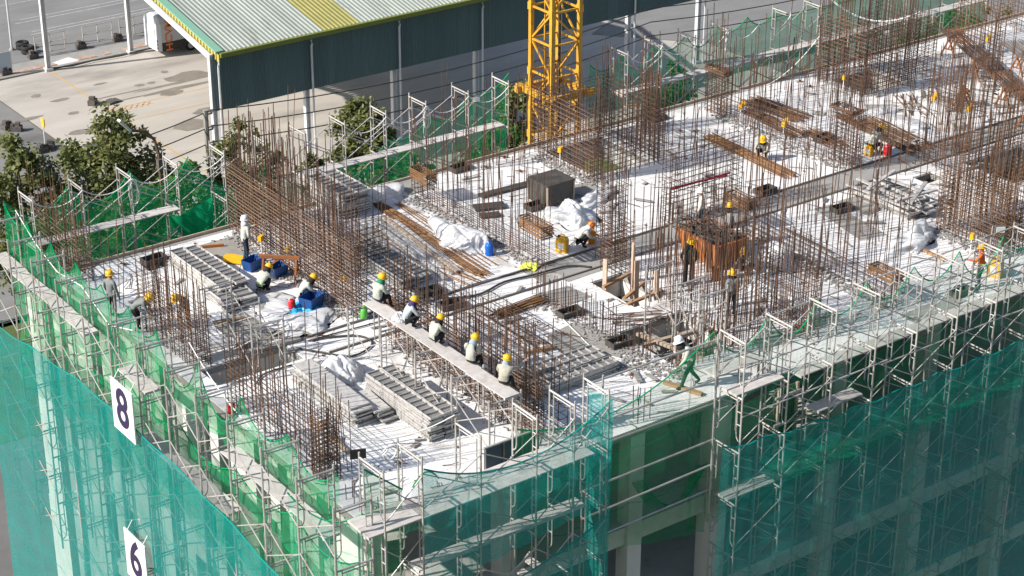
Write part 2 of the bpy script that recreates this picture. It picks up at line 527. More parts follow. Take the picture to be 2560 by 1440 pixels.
# painted lines
for i, (a, b, w_) in enumerate([((36.86, 106.3), (36.84, 70), .16), ((37, 95.7), (62, 95.9), .12), ((37, 92.7), (62, 92.6), .12)]):
    d = (V(b) - V(a)).normalized()
    s_ = V((-d.y, d.x)) * w_ / 2
    o = sheet('yard_marking', [V(a) - s_, V(b) - s_, V(b) + s_, V(a) + s_], G + 0.004 + 0.001 * i, m_lineo)
    tag(o, kind='structure')
mb = MB()
for i in range(6):
    x = 37.2 + i * 0.5
    for dx in (0.5, -0.5):
        a, b = V((x + (0 if dx > 0 else .5), 94.9)), V((x + (0.5 if dx > 0 else 0), 95.6))
        s_ = V((0.07, 0))
        mb.quad((*(a - s_), 0), (*(a + s_), 0), (*(b + s_), 0), (*(b - s_), 0))
mb.build('hatched_marking', m_lineo, loc=(0, 0, G + 0.008))
tag(bpy.data.objects['hatched_marking'], kind='structure')
for i, (x0, x1, y) in enumerate([(39.5, 75, 119.2), (40.3, 75, 120.0), (39.8, 58, 116.4), (39.4, 58, 115.7), (30, 62, 124.5), (34, 80, 130)]):
    tag(sheet('parking_line', [(x0, y), (x1, y + .3), (x1, y + .42), (x0, y + .12)], G + 0.004, m_linew), kind='structure')
for i, (px, py, rx, ry) in enumerate([(478, 312, 1.5, 1.0), (350, 213, .45, .3), (378, 207, .35, .25), (183, 283, .5, .3), (440, 222, 3.2, .35), (455, 205, 3.6, .25), (430, 232, .9, .7), (90, 240, .5, .35), (250, 210, .6, .2), (300, 235, 2.5, .12), (330, 245, 3.0, .12), (200, 330, 1.2, .5), (60, 300, 1.6, .3), (470, 190, 2.0, 1.0), (150, 250, .8, .3), (410, 180, .3, .3), (520, 275, 1.2, .6)]):
    c = at(px, py, G)
    pts = [(c.x + rx * math.cos(t * .52) * U(.75, 1.2), c.y + ry * math.sin(t * .52) * U(.75, 1.2)) for t in range(12)]
    tag(sheet('oil_stain', pts, G + 0.006 + i * .0007, m_stain), kind='structure')

# fence panels on dark blocks along the kerb
fm = MB()
for a, b in (((0, 0, .25), (0, 0, 1.75)), ((2.6, 0, .25), (2.6, 0, 1.75)), ((1.3, 0, .25), (1.3, 0, 1.75))):
    fm.tube([a, b], .04, 4)
for z in (.25, 1.05, 1.75):
    fm.tube([(0, 0, z), (2.6, 0, z)], .04, 4)
fme = fm.mesh('fence_frame', m_galv)
bm_ = MB().box((0, 0, .2), (.8, .55, .4)).box((-.1, 0, .52), (.32, .4, .3)).box((.28, .05, .46), (.2, .35, .18)).mesh('footing', m_block)
for i, x in enumerate([37.4, 41.6, 44.9, 48.2, 51.6]):
    t = thing('fence_panel', f'{ordinal(i)} grey wire fence panel from the left along the kerb, on dark concrete footings', 'fence', (x, 110.2, G), 'fence panels along the kerb')
    put('frame', fme, t)
    put('footing', bm_, t, (-.3, -.1, 0))
    if i == 4:
        put('footing', bm_, t, (2.8, -.1, 0))
t = thing('gate_panel', 'pale blue sheet panel standing on a dark block left of the post', 'panel', (33.6, 107.4, G))
MB().box((0, 0, 1.1), (1.1, .05, 1.6)).build('sheet', M('pale_blue', (0.42, 0.48, 0.55), .5), t)
MB().tube([(-.56, 0, .2), (-.56, 0, 1.95), (.56, 0, 1.95), (.56, 0, .2)], .035, 4).build('frame', m_galv, t)
put('footing', bm_, t, (.1, .1, .02))
for i, (px, py) in enumerate([(57, 122), (70, 133)]):
    c = at(px, py, G)
    t = thing('tyre_stack', ['two stacked black lorry tyres beside the thin pole, rear one', 'two stacked black lorry tyres beside the thin pole, front one'][i], 'tyres', c, 'stacked tyres')
    tm = MB().lathe([(.30, 0), (.48, 0), (.54, .06), (.54, .24), (.48, .3), (.30, .3), (.3, 0)], 18).mesh('tyre', m_tyre, True)
    for k in range(2):
        put('tyre', tm, t, (0, 0, k * .31 + .01))
c = at(30, 125, G)
t = thing('pole', 'thin grey metal pole standing beside the stacked tyres', 'pole', c)
rod('shaft', c, c + V((0, 0, 9)), .09, m_column, t, 8)
MB().lathe([(.25, 0), (.2, .12), (.12, .2)], 10).build('base', m_conc, t)
c = at(165, 155, G)
tag(MB().box((0, 0, .03), (1.7, 1.3, .04), .3).build('board', m_white, loc=c), 'white flat board lying on the paving near the tall white post', 'board')
tag(MB().tube([at(x, y, G + .15) for x, y in ((128, 170), (180, 165), (230, 152), (300, 140), (365, 124))], .05, 5).at_base('cable', m_hose, at(128, 170, G)), 'black cable lying along the kerb behind the white posts', 'cable')
for i, (px, py, d) in enumerate([(232, 261, 'dark round lump beside the orange line on the yard'), (105, 380, 'pair of dark blocks carrying a yellow sign post'), (18, 322, 'leftmost dark block by the road edge'), (42, 327, 'dark block second from the left by the road edge')]):
    c = at(px, py, G)
    t = thing('concrete_block', d, 'block', c)
    put('block', bm_, t, (0, 0, 0), U(0, 3))
    if i == 1:
        put('block', bm_, t, (.8, .3, 0), 1.0)
        MB().tube([(0.3, 0, 0), (.3, 0, 2.0)], .04, 5).build('post', m_white, t)
        MB().box((.3, 0, 2.2), (.08, .5, .6)).build('plate', m_yplast, t)
c = at(280, 256, G)
tag(MB().box((0, 0, .08), (1.2, .8, .12), .2).box((0, 0, .17), (.5, .8, .05), .2).build('drain_grate', m_block, loc=c), 'dark rectangular grate lying on the yard near the orange line', 'grate')

# ---------------------------------------------------------------- shed
shed = thing('shed', 'long open shed with dark teal cladding, pale ribbed roof and olive gutter', 'building', (36.5, 77.9, G))
BX, BAY, NB = 36.5, 7.24, 7
cm = MB().box((0, 0, 4.7), (.34, .06, 9.4)).box((-.15, 0, 4.7), (.05, .34, 9.4)).box((.15, 0, 4.7), (.05, .34, 9.4)).box((0, 0, .12), (.6, .6, .24)).mesh('column', m_column)
pm = MB().tube([(0, 0, 9.1), (0, -.1, 8.85), (0, .0, 8.6), (0, .0, 0.1)], .075, 6).mesh('downpipe', m_column)
for i in range(NB):
    put('column', cm, shed, (i * BAY, 0, 0))
    put('downpipe', pm, shed, (i * BAY + .3, -.46, 0))
    put('column', cm, shed, (i * BAY + .35, 28.7, 0))
LX = NB * BAY
ns = int(LX)


def corr(wd, ln, nr, amp, vertical):
    """a ribbed sheet: x across, ribs run along y (roof) or z (wall)"""
    xs = []
    for k in range(nr):
        x0 = k * wd / nr
        p = wd / nr
        xs += [(x0, 0), (x0 + p * .55, 0), (x0 + p * .65, amp), (x0 + p * .9, amp)]
    xs.append((wd, 0))
    mb = MB()
    for x, h in xs:
        mb.v += [(x, -h, 0), (x, -h, ln)] if vertical else [(x, 0, h), (x, ln, h)]
    for i in range(len(xs) - 1):
        f = (2 * i, 2 * i + 2, 2 * i + 3, 2 * i + 1)
        mb.f.append(f)
    return mb


SL = math.atan(0.19)
RL = 15.1 / math.cos(SL)
rm = corr(1.0, RL, 3, .06, False)
rme, rmy = rm.mesh('roof_sheet', m_roof), rm.mesh('roof_sheet_yellow', m_roofy)
wme = corr(1.0, 4.05, 5, .035, True).mesh('cladding_sheet', m_clad)
for i in range(27):  # unseen roof end stops short of the cladding to let sun onto the ground
    x = i + .35
    me = rmy if i in (8, 9, 10) or i % 11 == 9 and i > 12 else rme
    put('roof_sheet', me, shed, mtx=Matrix.Translation((x, -.75, 9.66)) @ Matrix.Rotation(SL, 4, 'X'))
    put('roof_sheet', rme, shed, mtx=Matrix.Translation((x + 1.0, 29.45, 9.66)) @ Matrix.Rotation(math.pi, 4, 'Z') @ Matrix.Rotation(SL, 4, 'X'))
for i in range(ns):
    put('cladding_sheet', wme, shed, (i + .0, -.24, 5.45))
MB().box((13.9, -.9, 9.55), (27.3, .28, .3)).box((13.9, -1.06, 9.66), (27.3, .05, .12)).build('gutter', m_gutter, shed)
mb = MB()
for s_, y0 in ((1, -.75), (-1, 29.45)):
    mb.beam((.3, y0, 9.76), (.3, y0 + s_ * 15.1, 9.76 + 15.1 * .19), .6, .10)
mb.build('flashing', m_flash, shed)
mb = MB()
for k in range(72):
    y = -.7 + k * .42
    zt = 9.66 + (min(y + .75, 29.45 - y)) * .19
    mb.box((.2, y, zt - .34), (.05, .30, .56))
mb.build('gable_strip', m_gable, shed)
for i in range(5):
    mb = MB()
    mb.beam((i * BAY, 0, 9.2), (i * BAY, 14.35, 12.0), .16, .4).beam((i * BAY, 28.7, 9.2), (i * BAY, 14.35, 12.0), .16, .4)
    mb.build('rafter', m_column, shed)

# ---------------------------------------------------------------- coach under the roof
bus = thing('coach', 'white and grey coach with vertical orange letters parked under the shed roof', 'bus', (45.45, 104.3, G))
mb = MB()
prof = []
for y, z in ((0, .45), (0, 2.75), (.18, 3.15), (.55, 3.38), (1.9, 3.38), (2.27, 3.15), (2.45, 2.75), (2.45, .45)):
    prof.append((y, z))
k = len(prof)
for x in (0.0, .25, 11.5):
    for y, z in prof:
        dy = (1.225 - y) * (.06 if x == 0 else 0)
        mb.v.append((x, y + dy, z - (.12 if x == 0 and z > 1 else 0)))
for i in range(2):
    for j in range(k):
        mb.f.append((i * k + j, i * k + (j + 1) % k, (i + 1) * k + (j + 1) % k, (i + 1) * k + j))
mb.f.append(tuple(reversed(range(k))))
mb.f.append(tuple(2 * k + j for j in range(k)))
mb.f = [tuple(reversed(f)) for f in mb.f]
mb.build('body', m_buswhite, bus)
MB().box((5.9, -.012, 1.95), (11.1, .03, 1.6)).build('side_panel', m_busside, bus)
MB().box((5.9, -.015, .8), (11.1, .04, .72)).build('side_skirt', m_busblack, bus)
MB().box((-.01, 1.25, 1.5), (.03, 1.5, 1.9)).build('rear_door', m_white, bus)
MB().box((-.03, .7, 2.0), (.02, .5, .5)).build('rear_window', M('pale_pane', (.6, .58, .52), .3), bus)
for z in (.75, 1.05, 1.35):
    MB().box((-.02, .12, z), (.03, .14, .18)).build('rear_light', m_red, bus)
wm = MB().lathe([(.2, 0), (.42, 0), (.5, .05), (.5, .25), (.42, .3), (.2, .3)], 18, axis='y').mesh('wheel', m_tyre, True)
rm2 = MB().lathe([(.05, -.02), (.27, -.02), (.29, .02), (.29, .1), (.05, .1)], 14, axis='y').mesh('rim', m_galv)
for x in (2.9, 8.9):
    o = put('wheel', wm, bus, (x, -.06, .52))
    put('rim', rm2, o)


def text(name, s, size, mtx, mat, parent, ex=.006, bold=0.0):
    cu = bpy.data.curves.new(name, 'FONT')
    cu.body = s
    cu.size = size
    cu.extrude = ex
    cu.offset = bold
    cu.align_x = 'CENTER'
    cu.align_y = 'CENTER'
    cu.materials.append(mat)
    o = bpy.data.objects.new(name, cu)
    COL.objects.link(o)
    me = bpy.data.meshes.new_from_object(o.evaluated_get(bpy.context.evaluated_depsgraph_get()))
    bpy.data.objects.remove(o)
    return put(name, me, parent, mtx=mtx)


text('lettering', 'HCVM', 1.0, Matrix.Translation((1.0, -.05, 1.72)) @ Matrix.Rotation(R(90), 4, 'X') @ Matrix.Rotation(R(90), 4, 'Z') @ Matrix.Diagonal((.95, .85, 1, 1)), m_letter, bus, bold=.02)
MB().box((2.2, -.035, 2.72), (2.6, .02, .2)).build('stripe', m_letter, bus)

# ---------------------------------------------------------------- power line, street lamp
YP = 64.0


def ray_y(px, py, yy):
    d = FW * FPX + RT * (px - 1280) - UP * (py - 720)
    return CAM + d * ((yy - CAM.y) / d.y)


ptop = ray_y(513, 275, YP)
t = thing('power_pole', 'slim grey utility pole with insulators carrying three wires', 'pole', (ptop.x, YP, G))
rod('shaft', (ptop.x, YP, G), ptop, .16, m_conc, t, 8)
for k in range(3):
    c = ptop - V((0, 0, .3 + k * 1.0))
    MB().box((.2, 0, 0), (.5, .08, .08)).lathe([(.05, .04), (.09, .1), (.05, .18), (.08, .26)], 7, (.42, 0, 0)).build('insulator', m_galv, t, c - t.location)
for k in range(3):
    c = ptop - V((-.4, 0, .1 + k * 1.0))
    pts = sag(c + V((-26, -1, 0)), c, 1.1) + sag(c, c + V((34, 0, 0)), 1.0)[1:] + sag(c + V((34, 0, 0)), c + V((72, 0, 0)), 1.0)[1:]
    tag(MB().tube(pts, .035, 4).at_base('power_wire', m_wire, c), f'{["topmost", "middle", "lowest"][k]} of the three black wires strung past the shed', 'wire', 'overhead wires')
lt = ray_y(397, 385, 57.0)
c = V((lt.x, 57.0, G))
arm = ray_y(325, 326, 57.0) - lt
t = thing('street_lamp', 'curved street lamp leaning over the yard beside the large tree', 'street lamp', c)
h = lt.z - G
pts = [V((0, 0, 0)), V((0, 0, h * .8)), V((0, 0, h)), arm * .12 + V((0, 0, h + .65)), arm * .42 + V((0, 0, h + .75)), arm + V((0, 0, h))]
MB().tube(pts, .085, 7).build('pole', M('brown_pole', (.14, .09, .06), .6), t)
MB().beam(arm + V((0, 0, h)), arm * 1.38 + V((0, 0, h + .05)), .34, .14).build('lamp_head', m_column, t)
MB().box((0, -.1, h - .6), (.34, .3, .7)).build('control_box', m_block, t)


# ---------------------------------------------------------------- trees and shrubs
def leaf_mesh(name, mat, cx, rx, rz, nclump, nleaf, size, seed, drop=0.0):
    rs = random.Random(seed)
    mb = MB()
    for c in range(nclump):
        while True:
            p = V((rs.uniform(-1, 1), rs.uniform(-1, 1), rs.uniform(-1, 1)))
            if .35 < p.length < 1:
                break
        f = 1 - .35 * max(0, p.z)
        ctr = V((p.x * rx * f, p.y * rx * f, p.z * rz)) + V(cx)
        cr = rs.uniform(.2, .46) * rx * .55
        for i in range(nleaf):
            q = V((rs.gauss(0, 1), rs.gauss(0, 1), rs.gauss(0, .75)))
            q = q.normalized() * cr * rs.random() ** .4
            a = ctr + q
            d = V((rs.gauss(0, 1), rs.gauss(0, 1), rs.gauss(-.35, .7))).normalized()
            n_ = V((rs.gauss(0, .6), rs.gauss(0, .6), 1)).normalized()
            s_ = d.cross(n_).normalized() * size * rs.uniform(.22, .36)
            d = d * size * rs.uniform(.7, 1.2)
            mb.quad(a, a + d * .5 + s_, a + d, a + d * .5 - s_)
    return mb.mesh(name, mat)


def tree(label, x, y, ztop, rx, rz, mat, seed, group, nclump=105, nleaf=60, size=.33):
    t = thing('tree', label, 'tree', (x, y, G), group)
    h = ztop - G
    rs = random.Random(seed)
    mb = MB()
    mb.tube([(0, 0, 0), (rs.uniform(-.1, .1), .05, h * .3), (rs.uniform(-.2, .2), 0, h * .62), (0, 0, h * .9)], [.2, .16, .11, .03], 7)
    for k in range(9):
        a = rs.uniform(0, 6.28)
        z0 = h * rs.uniform(.35, .75)
        mb.tube([(0, 0, z0), (math.cos(a) * rx * .45, math.sin(a) * rx * .45, z0 + rz * .22), (math.cos(a) * rx * .8, math.sin(a) * rx * .8, z0 + rz * .3)], [.07, .05, .02], 5)
    mb.build('trunk', m_bark, t)
    put('crown', leaf_mesh('crown', mat, (0, 0, h - rz), rx, rz, nclump, nleaf, size, seed), t)
    return t


def tree_px(label, px, py, y, rx, rz, mat, seed, group='trees along the yard', **k):
    p = ray_y(px, py, y)
    return tree(label, p.x, y, p.z, rx, rz, mat, seed, group, **k)


tree_px('large leafy tree left of the street lamp, crown in full view', 260, 272, 63, 3.4, 4.6, m_leaf, 1, nclump=190, nleaf=60, size=.35)
tree_px('dark leafy tree at the left edge of the picture', 35, 345, 63, 2.9, 4.6, m_leaf, 2, nclump=150, nleaf=60, size=.35)
tree_px('thin tree behind rebar, right of the utility pole', 605, 295, 61, 2.3, 3.0, m_leaf, 3, nclump=42, nleaf=55)
tree_px('bushy tree standing between the second and third shed columns', 905, 245, 60, 2.1, 3.1, m_leaf, 4)
tree_px('small yellowish tree close behind the left of the crane mast', 1290, 195, 57, 1.5, 2.6, m_leaf, 5, nclump=40)
tree_px('bright green tree behind the net between mast and shed columns', 1690, 150, 55, 2.0, 4.2, m_leafb, 6)
tree_px('slender bush at the foot of the second shed column', 778, 372, 63, 1.0, 1.4, m_leaf, 7, nclump=22, nleaf=50)
tree_px('bright tree at the upper right beyond the plank walkway', 2395, 2, 60, 2.8, 4.0, m_leafb, 8)
tree_px('dark tree behind the rebar at the upper right corner', 2500, 8, 58, 3.0, 5.0, m_leaf, 9)
tree_px('olive tree behind nets right of the tall rebar core', 2290, 60, 57, 2.4, 4.0, m_leaf, 10)
tree_px('leafy tree below the utility pole behind the green net', 470, 405, 58, 2.6, 3.4, m_leafb, 11)
tree_px('low leafy tree behind the green net at the left', 320, 480, 57, 2.6, 3.2, m_leafb, 12)
tree_px('low tree behind the green net below the bushy tree', 1010, 370, 56, 2.6, 3.4, m_leafb, 13)
tree_px('green tree behind the net just left of the mast', 1240, 290, 54, 2.4, 4.4, m_leafb, 14)
tree_px('tree behind the thin net right of the tall rebar wall', 2420, 70, 56, 2.2, 4.2, m_leafb, 15)
sh = [leaf_mesh('shrub', m_leafb, (0, 0, .8), 1.3, .9, 16, 40, .34, 30 + k) for k in range(3)]
for i in range(30):
    x = 16 + i * 2.1 + U(-.5, .5)
    tag(put('shrub', sh[i % 3], None, (x, U(54.5, 58), G), U(0, 6)), f'low bright green shrub on the verge behind the back net, {ordinal(i)} from the left', 'shrub', 'shrubs on the verge')
# ================================================================ the building
DX, DY = 50.0, 18.5
HOLES = [(.65, 8.95, 3.4, 10.0), (3.55, 8.1, 4.05, 8.45), (13.45, 5.9, 14.6, 8.0), (11.95, 2.15, 14.4, 4.8), (19.0, 14.9, 21.5, 17.7), (33.0, 15.3, 35.1, 17.2),
         (30.6, 5.7, 33.4, 7.9), (28.1, 7.5, 28.9, 8.1), (2.55, 17.0, 3.2, 17.5), (26.4, 2.2, 28.4, 3.9)]


def cut(rects, h):
    out = []
    for x0, y0, x1, y1 in rects:
        hx0, hy0, hx1, hy1 = max(x0, h[0]), max(y0, h[1]), min(x1, h[2]), min(y1, h[3])
        if hx0 >= hx1 or hy0 >= hy1:
            out.append((x0, y0, x1, y1))
            continue
        for r in ((x0, y0, x1, hy0), (x0, hy1, x1, y1), (x0, hy0, hx0, hy1), (hx1, hy0, x1, hy1)):
            if r[2] - r[0] > 1e-6 and r[3] - r[1] > 1e-6:
                out.append(r)
    return out


bld = thing('concrete_building', 'concrete building under construction with white deck sheets, columns and open floors', 'building', (0, 0, G))
rects = [(0, 0, DX, DY)]
for h in HOLES:
    rects = cut(rects, h)
ZB = -G
mb = MB()
for x0, y0, x1, y1 in rects:
    mb.box(((x0 + x1) / 2, (y0 + y1) / 2, ZB - .125), (x1 - x0, y1 - y0, .19))
mb.build('deck_slab', m_conc, bld)
for h in HOLES:      # drop beams round the openings
    x0, y0, x1, y1 = h
    if x1 - x0 > 1:
        for a, b in (((x0 - .06, y0 - .1), (x0 - .06, y1 + .1)), ((x1 + .06, y0 - .1), (x1 + .06, y1 + .1)), ((x0, y0 - .06), (x1, y0 - .06)), ((x0, y1 + .06), (x1, y1 + .06))):
            MB().beam((*a, ZB - .52), (*b, ZB - .52), .1, .58).build('opening_beam', m_concpale, bld)
# corridor strip and bays: the deck sheets stop short of the corridor
COR = (12.2, 8.75, DX, 9.95)
panel_rects = []
for x0, x1, y0, y1 in [(0.02, DX, 0.02, 8.72), (0.02, 12.15, 8.76, 9.95), (0.02, DX, 10.0, DY - .25)]:
    ny = max(1, round((y1 - y0) / 1.24))
    nx = max(1, round((x1 - x0) / 3.35))
    for i in range(nx):
        for j in range(ny):
            panel_rects.append((x0 + (x1 - x0) * i / nx, y0 + (y1 - y0) * j / ny, x0 + (x1 - x0) * (i + 1) / nx, y0 + (y1 - y0) * (j + 1) / ny))
GREY = [(0.0, 17.0, 2.4, 18.5), (5.3, 16.9, 6.2, 18.5)]
smallp = MB()
for r in panel_rects:
    rr = [r]
    for h in HOLES:
        rr = cut(rr, (h[0] - .04, h[1] - .04, h[2] + .04, h[3] + .04))
    for x0, y0, x1, y1 in rr:
        if x1 - x0 < .25 or y1 - y0 < .25:
            smallp.box(((x0 + x1) / 2, (y0 + y1) / 2, ZB - .016), (x1 - x0 - .012, y1 - y0 - .012, .024))
        else:
            MB().box((0, 0, -.013), (x1 - x0 - .014, y1 - y0 - .014, .026)).build('deck_panel', m_deck, bld, ((x0 + x1) / 2, (y0 + y1) / 2, ZB + U(-.003, .003)), U(-.0008, .0008))
tag(smallp.build('deck_trim', m_deck, bld), kind='stuff')
MB().box(((COR[0] + COR[2]) / 2, 9.35, ZB - .02), (COR[2] - COR[0], 1.16, .022)).build('corridor_screed', m_concwet, bld)
MB().box((DX / 2, DY - .12, ZB - .02), (DX, .22, .03)).build('edge_strip', m_conc, bld)
MB().box((DX / 2, DY - .02, ZB + .03), (DX, .05, .14)).build('edge_board', m_timberpale, bld)
mb = MB()
for y in (8.74, 9.97):
    mb.beam((4.2, y, ZB + .03), (DX, y, ZB + .03), .05, .06)
mb.build('edge_rail', m_darkbar, bld)
fsl = MB().box((DX / 2, DY / 2, -.11), (DX - .3, DY - .3, .22)).box((DX / 2, .36, -.36), (DX - .4, .3, .5)).box((.34, DY / 2, -.36), (.3, DY - .6, .5)).mesh('floor_slab', m_concpale)
for k in range(1, 8):
    put('floor_slab', fsl, bld, (0, 0, ZB - 3.2 * k))
colm = MB().box((0, 0, (ZB - .25) / 2), (.5, .5, ZB - .25)).mesh('column', m_concpale)
for x in (.32, 4.4, 8.78, 12.0, 16.6, 20.6, 24.9, 29.2, 33.6, 38):
    for y in (.3, 6.2, 12.2, 18.1):
        put('column', colm, bld, (x, y, 0))
part = MB().box((0, 0, (ZB - .3) / 2), (.2, 12.0, ZB - .3)).mesh('partition_wall', m_conc)
for x in (6.2, 13.0, 19.8, 26.8, 33.2, 40):
    put('partition_wall', part, bld, (x, 10, 0))
MB().box((22, 10.3, (ZB - .3) / 2), (40, .2, ZB - .3)).build('core_wall', m_conc, bld)
for y0, y1 in ((.6, 1.7), (2.6, 4.1), (4.6, 5.1), (5.9, 7.3), (8.0, 8.5), (9.3, 10.9), (11.5, 12.0), (12.9, 14.3), (15.0, 15.6), (16.3, 17.8)):
    MB().box((.2, (y0 + y1) / 2, (ZB - .3) / 2), (.34, y1 - y0, ZB - .3)).build('wall_pier', m_concpale, bld)
for y0, y1 in ((1.7, 2.6), (5.1, 5.9), (8.5, 9.3), (12.0, 12.9), (14.3, 15.0)):
    for k in range(1, 8):
        MB().box((.26, (y0 + y1) / 2, ZB - 3.2 * k + .45), (.2, y1 - y0, .9)).build('sill_wall', m_concpale, bld)
# wall forms and stubs under the deck edge near the open bay
MB().box((11.72, .2, (ZB - .3) / 2), (.42, .62, ZB - .3)).build('column', m_concpale, bld)
# the back left wing below the deck
MB().box((.9, 20.0, ZB - .75), (1.8, 2.9, .28)).build('wing_slab', m_conc, bld)
for y0, y1 in ((18.7, 19.2), (19.9, 21.3)):
    MB().box((.2, (y0 + y1) / 2, (ZB - 1.0) / 2), (.34, y1 - y0, ZB - 1.0)).build('wall_pier', m_concpale, bld)
MB().box((.4, 19.55, (ZB - 1.0) / 2), (.1, .7, ZB - 1.0)).build('wing_wall', m_conc, bld)

# grey screed and bare patches on the deck
for i, (pts, mt) in enumerate([
        ([(1365, 842), (1440, 803), (1600, 868), (1490, 917), (1420, 900)], m_patch),
        ([(2035, 522), (2080, 510), (2220, 588), (2150, 601)], m_concwet),
        ([(425, 640), (470, 622), (590, 588), (640, 632), (560, 650), (490, 672)], m_patch),
        ([(525, 806), (612, 782), (712, 838), (610, 884)], m_patch),
        ([(1400, 470), (1470, 455), (1525, 478), (1440, 498)], m_patch),
        ([(2090, 505), (2180, 478), (2250, 505), (2170, 540)], m_patch),
        ([(1385, 690), (1500, 650), (1530, 668), (1420, 705)], m_concwet),
        ([(920, 470), (1040, 440), (1090, 470), (1000, 495)], m_patch),
        ([(1330, 740), (1420, 715), (1480, 742), (1390, 775)], m_concwet),
        ([(2160, 262), (2240, 262), (2260, 280), (2180, 290)], m_patch),
        ([(1880, 850), (2080, 780), (2100, 800), (1900, 880)], m_patch),
        ([(2250, 790), (2370, 740), (2420, 752), (2290, 810)], m_concwet),
        ([(1520, 640), (1600, 600), (1690, 575), (1720, 600), (1600, 640)], m_concwet)]):
    P = [at(*p) for p in pts]
    c = P[0]
    mb = MB()
    mb.poly([(p.x, p.y) for p in P], ZB + .003, ZB + .009 + i * .0008)
    mb.build('screed_patch', mt, bld)

# box-outs left open in the deck
bo = MB()
for a, b, d in (((-.35, 0), (.35, 0), .3),):
    for y in (-.2, .2):
        bo.box((0, y, .09), (.78, .04, .18))
    for x in (-.37, .37):
        bo.box((x, 0, .09), (.04, .36, .18))
bo.box((0, 0, .012), (.7, .36, .012))
bome = bo.mesh('box_out', m_ply)
spots = [((385, 655), 'near the back left corner stack'), ((1075, 735), 'beside the pale deck joint left of the water hose'), ((1425, 788), 'beside the grey screed patch'), ((1550, 862), 'at the right tip of the grey screed patch'),
         ((2105, 527), 'left of the messy panel stack'), ((1150, 425), 'near the back edge right of the stirrup stack'), ((1912, 482), 'beside the corridor left of the long wall'), ((1640, 300), 'near the back edge beyond the core'),
         ((1128, 768), 'flat on the deck right of the seated row'), ((2060, 350), 'beneath the bundles of the back wall'), ((1340, 520), 'in front of the black form box'), ((2400, 735), 'by the front edge near the orange worker')]
for (px, py), d in spots:
    c = at(px, py)
    tag(put('box_out', bome, None, (c.x, c.y, .012), U(-.1, .1)), 'small dark form box ' + d, 'form box', 'form boxes on the deck')

# ================================================================ scaffolding
fr = MB()
W_, H_ = 1.05, 1.7
fr.tube([(0, 0, 0), (0, 0, H_ + .12)], .028, 6).tube([(W_, 0, 0), (W_, 0, H_ + .12)], .028, 6)
fr.tube([(0, 0, H_ - .02), (W_, 0, H_ - .02)], .028, 6)
fr.tube([(.16, 0, H_ - .12), (W_ - .16, 0, H_ - .12)], .018, 5)
for x0, s in ((0, 1), (W_, -1)):
    fr.tube([(x0 + s * .17, 0, H_ - .03), (x0 + s * .17, 0, .55), (x0 + s * .15, 0, .44), (x0 + s * .08, 0, .36), (x0, 0, .33)], .018, 5)
    for z in (1.25, .85):
        fr.tube([(x0, 0, z), (x0 + s * .17, 0, z)], .016, 5)
frx = fr.mesh('frame', m_galv)                      # stands across x
fry = None
mb = MB()
mb.v = [(y, x, z) for x, y, z in fr.v]
mb.f = [tuple(reversed(f)) for f in fr.f]
fry = mb.mesh('frame_turned', m_galv)               # stands across y

pk = MB()
for j in range(3):
    pk.box((0, (j - 1) * .163, .0), (1.78, .158, .035))
pk.box((-.87, 0, -.028), (.05, .5, .05)).box((.87, 0, -.028), (.05, .5, .05))
plx = pk.mesh('plank', m_plank)
mb = MB()
mb.v = [(y, x, z) for x, y, z in pk.v]
mb.f = [tuple(reversed(f)) for f in pk.f]
ply_ = mb.mesh('plank_turned', m_plank)


def scaffold(label, axis, inner, outer, pos, tops, skip=(), inner_brace=True):
    """axis: the way the run goes; frames stand across it between inner and outer"""
    lo = min(inner, outer)
    base = (lo, pos[0], min(tops) - H_) if axis == 'y' else (pos[0], lo, min(tops) - H_)
    t = thing('scaffold', label, 'scaffold', base)
    B = V(base)
    for p in pos:
        for z in tops:
            if (round(p, 2), z) in skip:
                continue
            if axis == 'y':
                put('frame', frx, t, V((lo, p, z - H_)) - B, U(-.03, .03))
            else:
                put('frame', fry, t, V((p, lo, z - H_)) - B, U(-.03, .03))
    for a, b in zip(pos[:-1], pos[1:]):
        if abs(b - a) > 2.4:
            continue
        for z in tops:
            if (round(a, 2), z) in skip or (round(b, 2), z) in skip:
                continue
            for side in ((outer, inner) if inner_brace else (outer,)):
                for u, v in ((.35, 1.3), (1.3, .35)):
                    j = U(-.05, .05)
                    if axis == 'y':
                        rod('cross_brace', (side, a, z - H_ + u + j), (side, b, z - H_ + v + j), .017, m_galv, t)
                    else:
                        rod('cross_brace', (a, side, z - H_ + u + j), (b, side, z - H_ + v + j), .017, m_galv, t)
    return t


LY = [19.7 - 1.735 * i for i in range(13)]
scaffold('tube frame scaffold along the sunlit left side of the building', 'y', -.6, -1.65, LY, [1.7, 0, -1.7, -3.4, -5.1, -6.8], inner_brace=False)
FX1 = [-.55, .55, 2.28, 4.0, 5.2, 6.3]
scaffold('tube frame scaffold at the near corner behind the short teal net', 'x', -.6, -1.65, FX1, [2.6, .9, -.8, -2.5, -4.2, -5.9], inner_brace=False)
FX2 = [11.0, 12.7, 14.4, 16.1, 17.8, 19.5, 21.2, 22.9, 24.6, 26.3]
scaffold('tube frame scaffold along the shaded front on the right', 'x', -.6, -1.65, FX2, [2.6, .9, -.8, -2.5, -4.2, -5.9, -7.6])
t = thing('scaffold_rails', 'long grey tubes lashed along the front right scaffold', 'railing', (11, -.62, .2))
for z, y in ((2.5, -.58), (1.5, -.56), (1.9, -1.68), (.35, -1.68)):
    for x in (11.0, 16.4, 21.6):
        rod('rail', (x, y, z + U(-.05, .05)), (x + 5.6, y, z + U(-.05, .08)), .022, m_galv, t, 6)
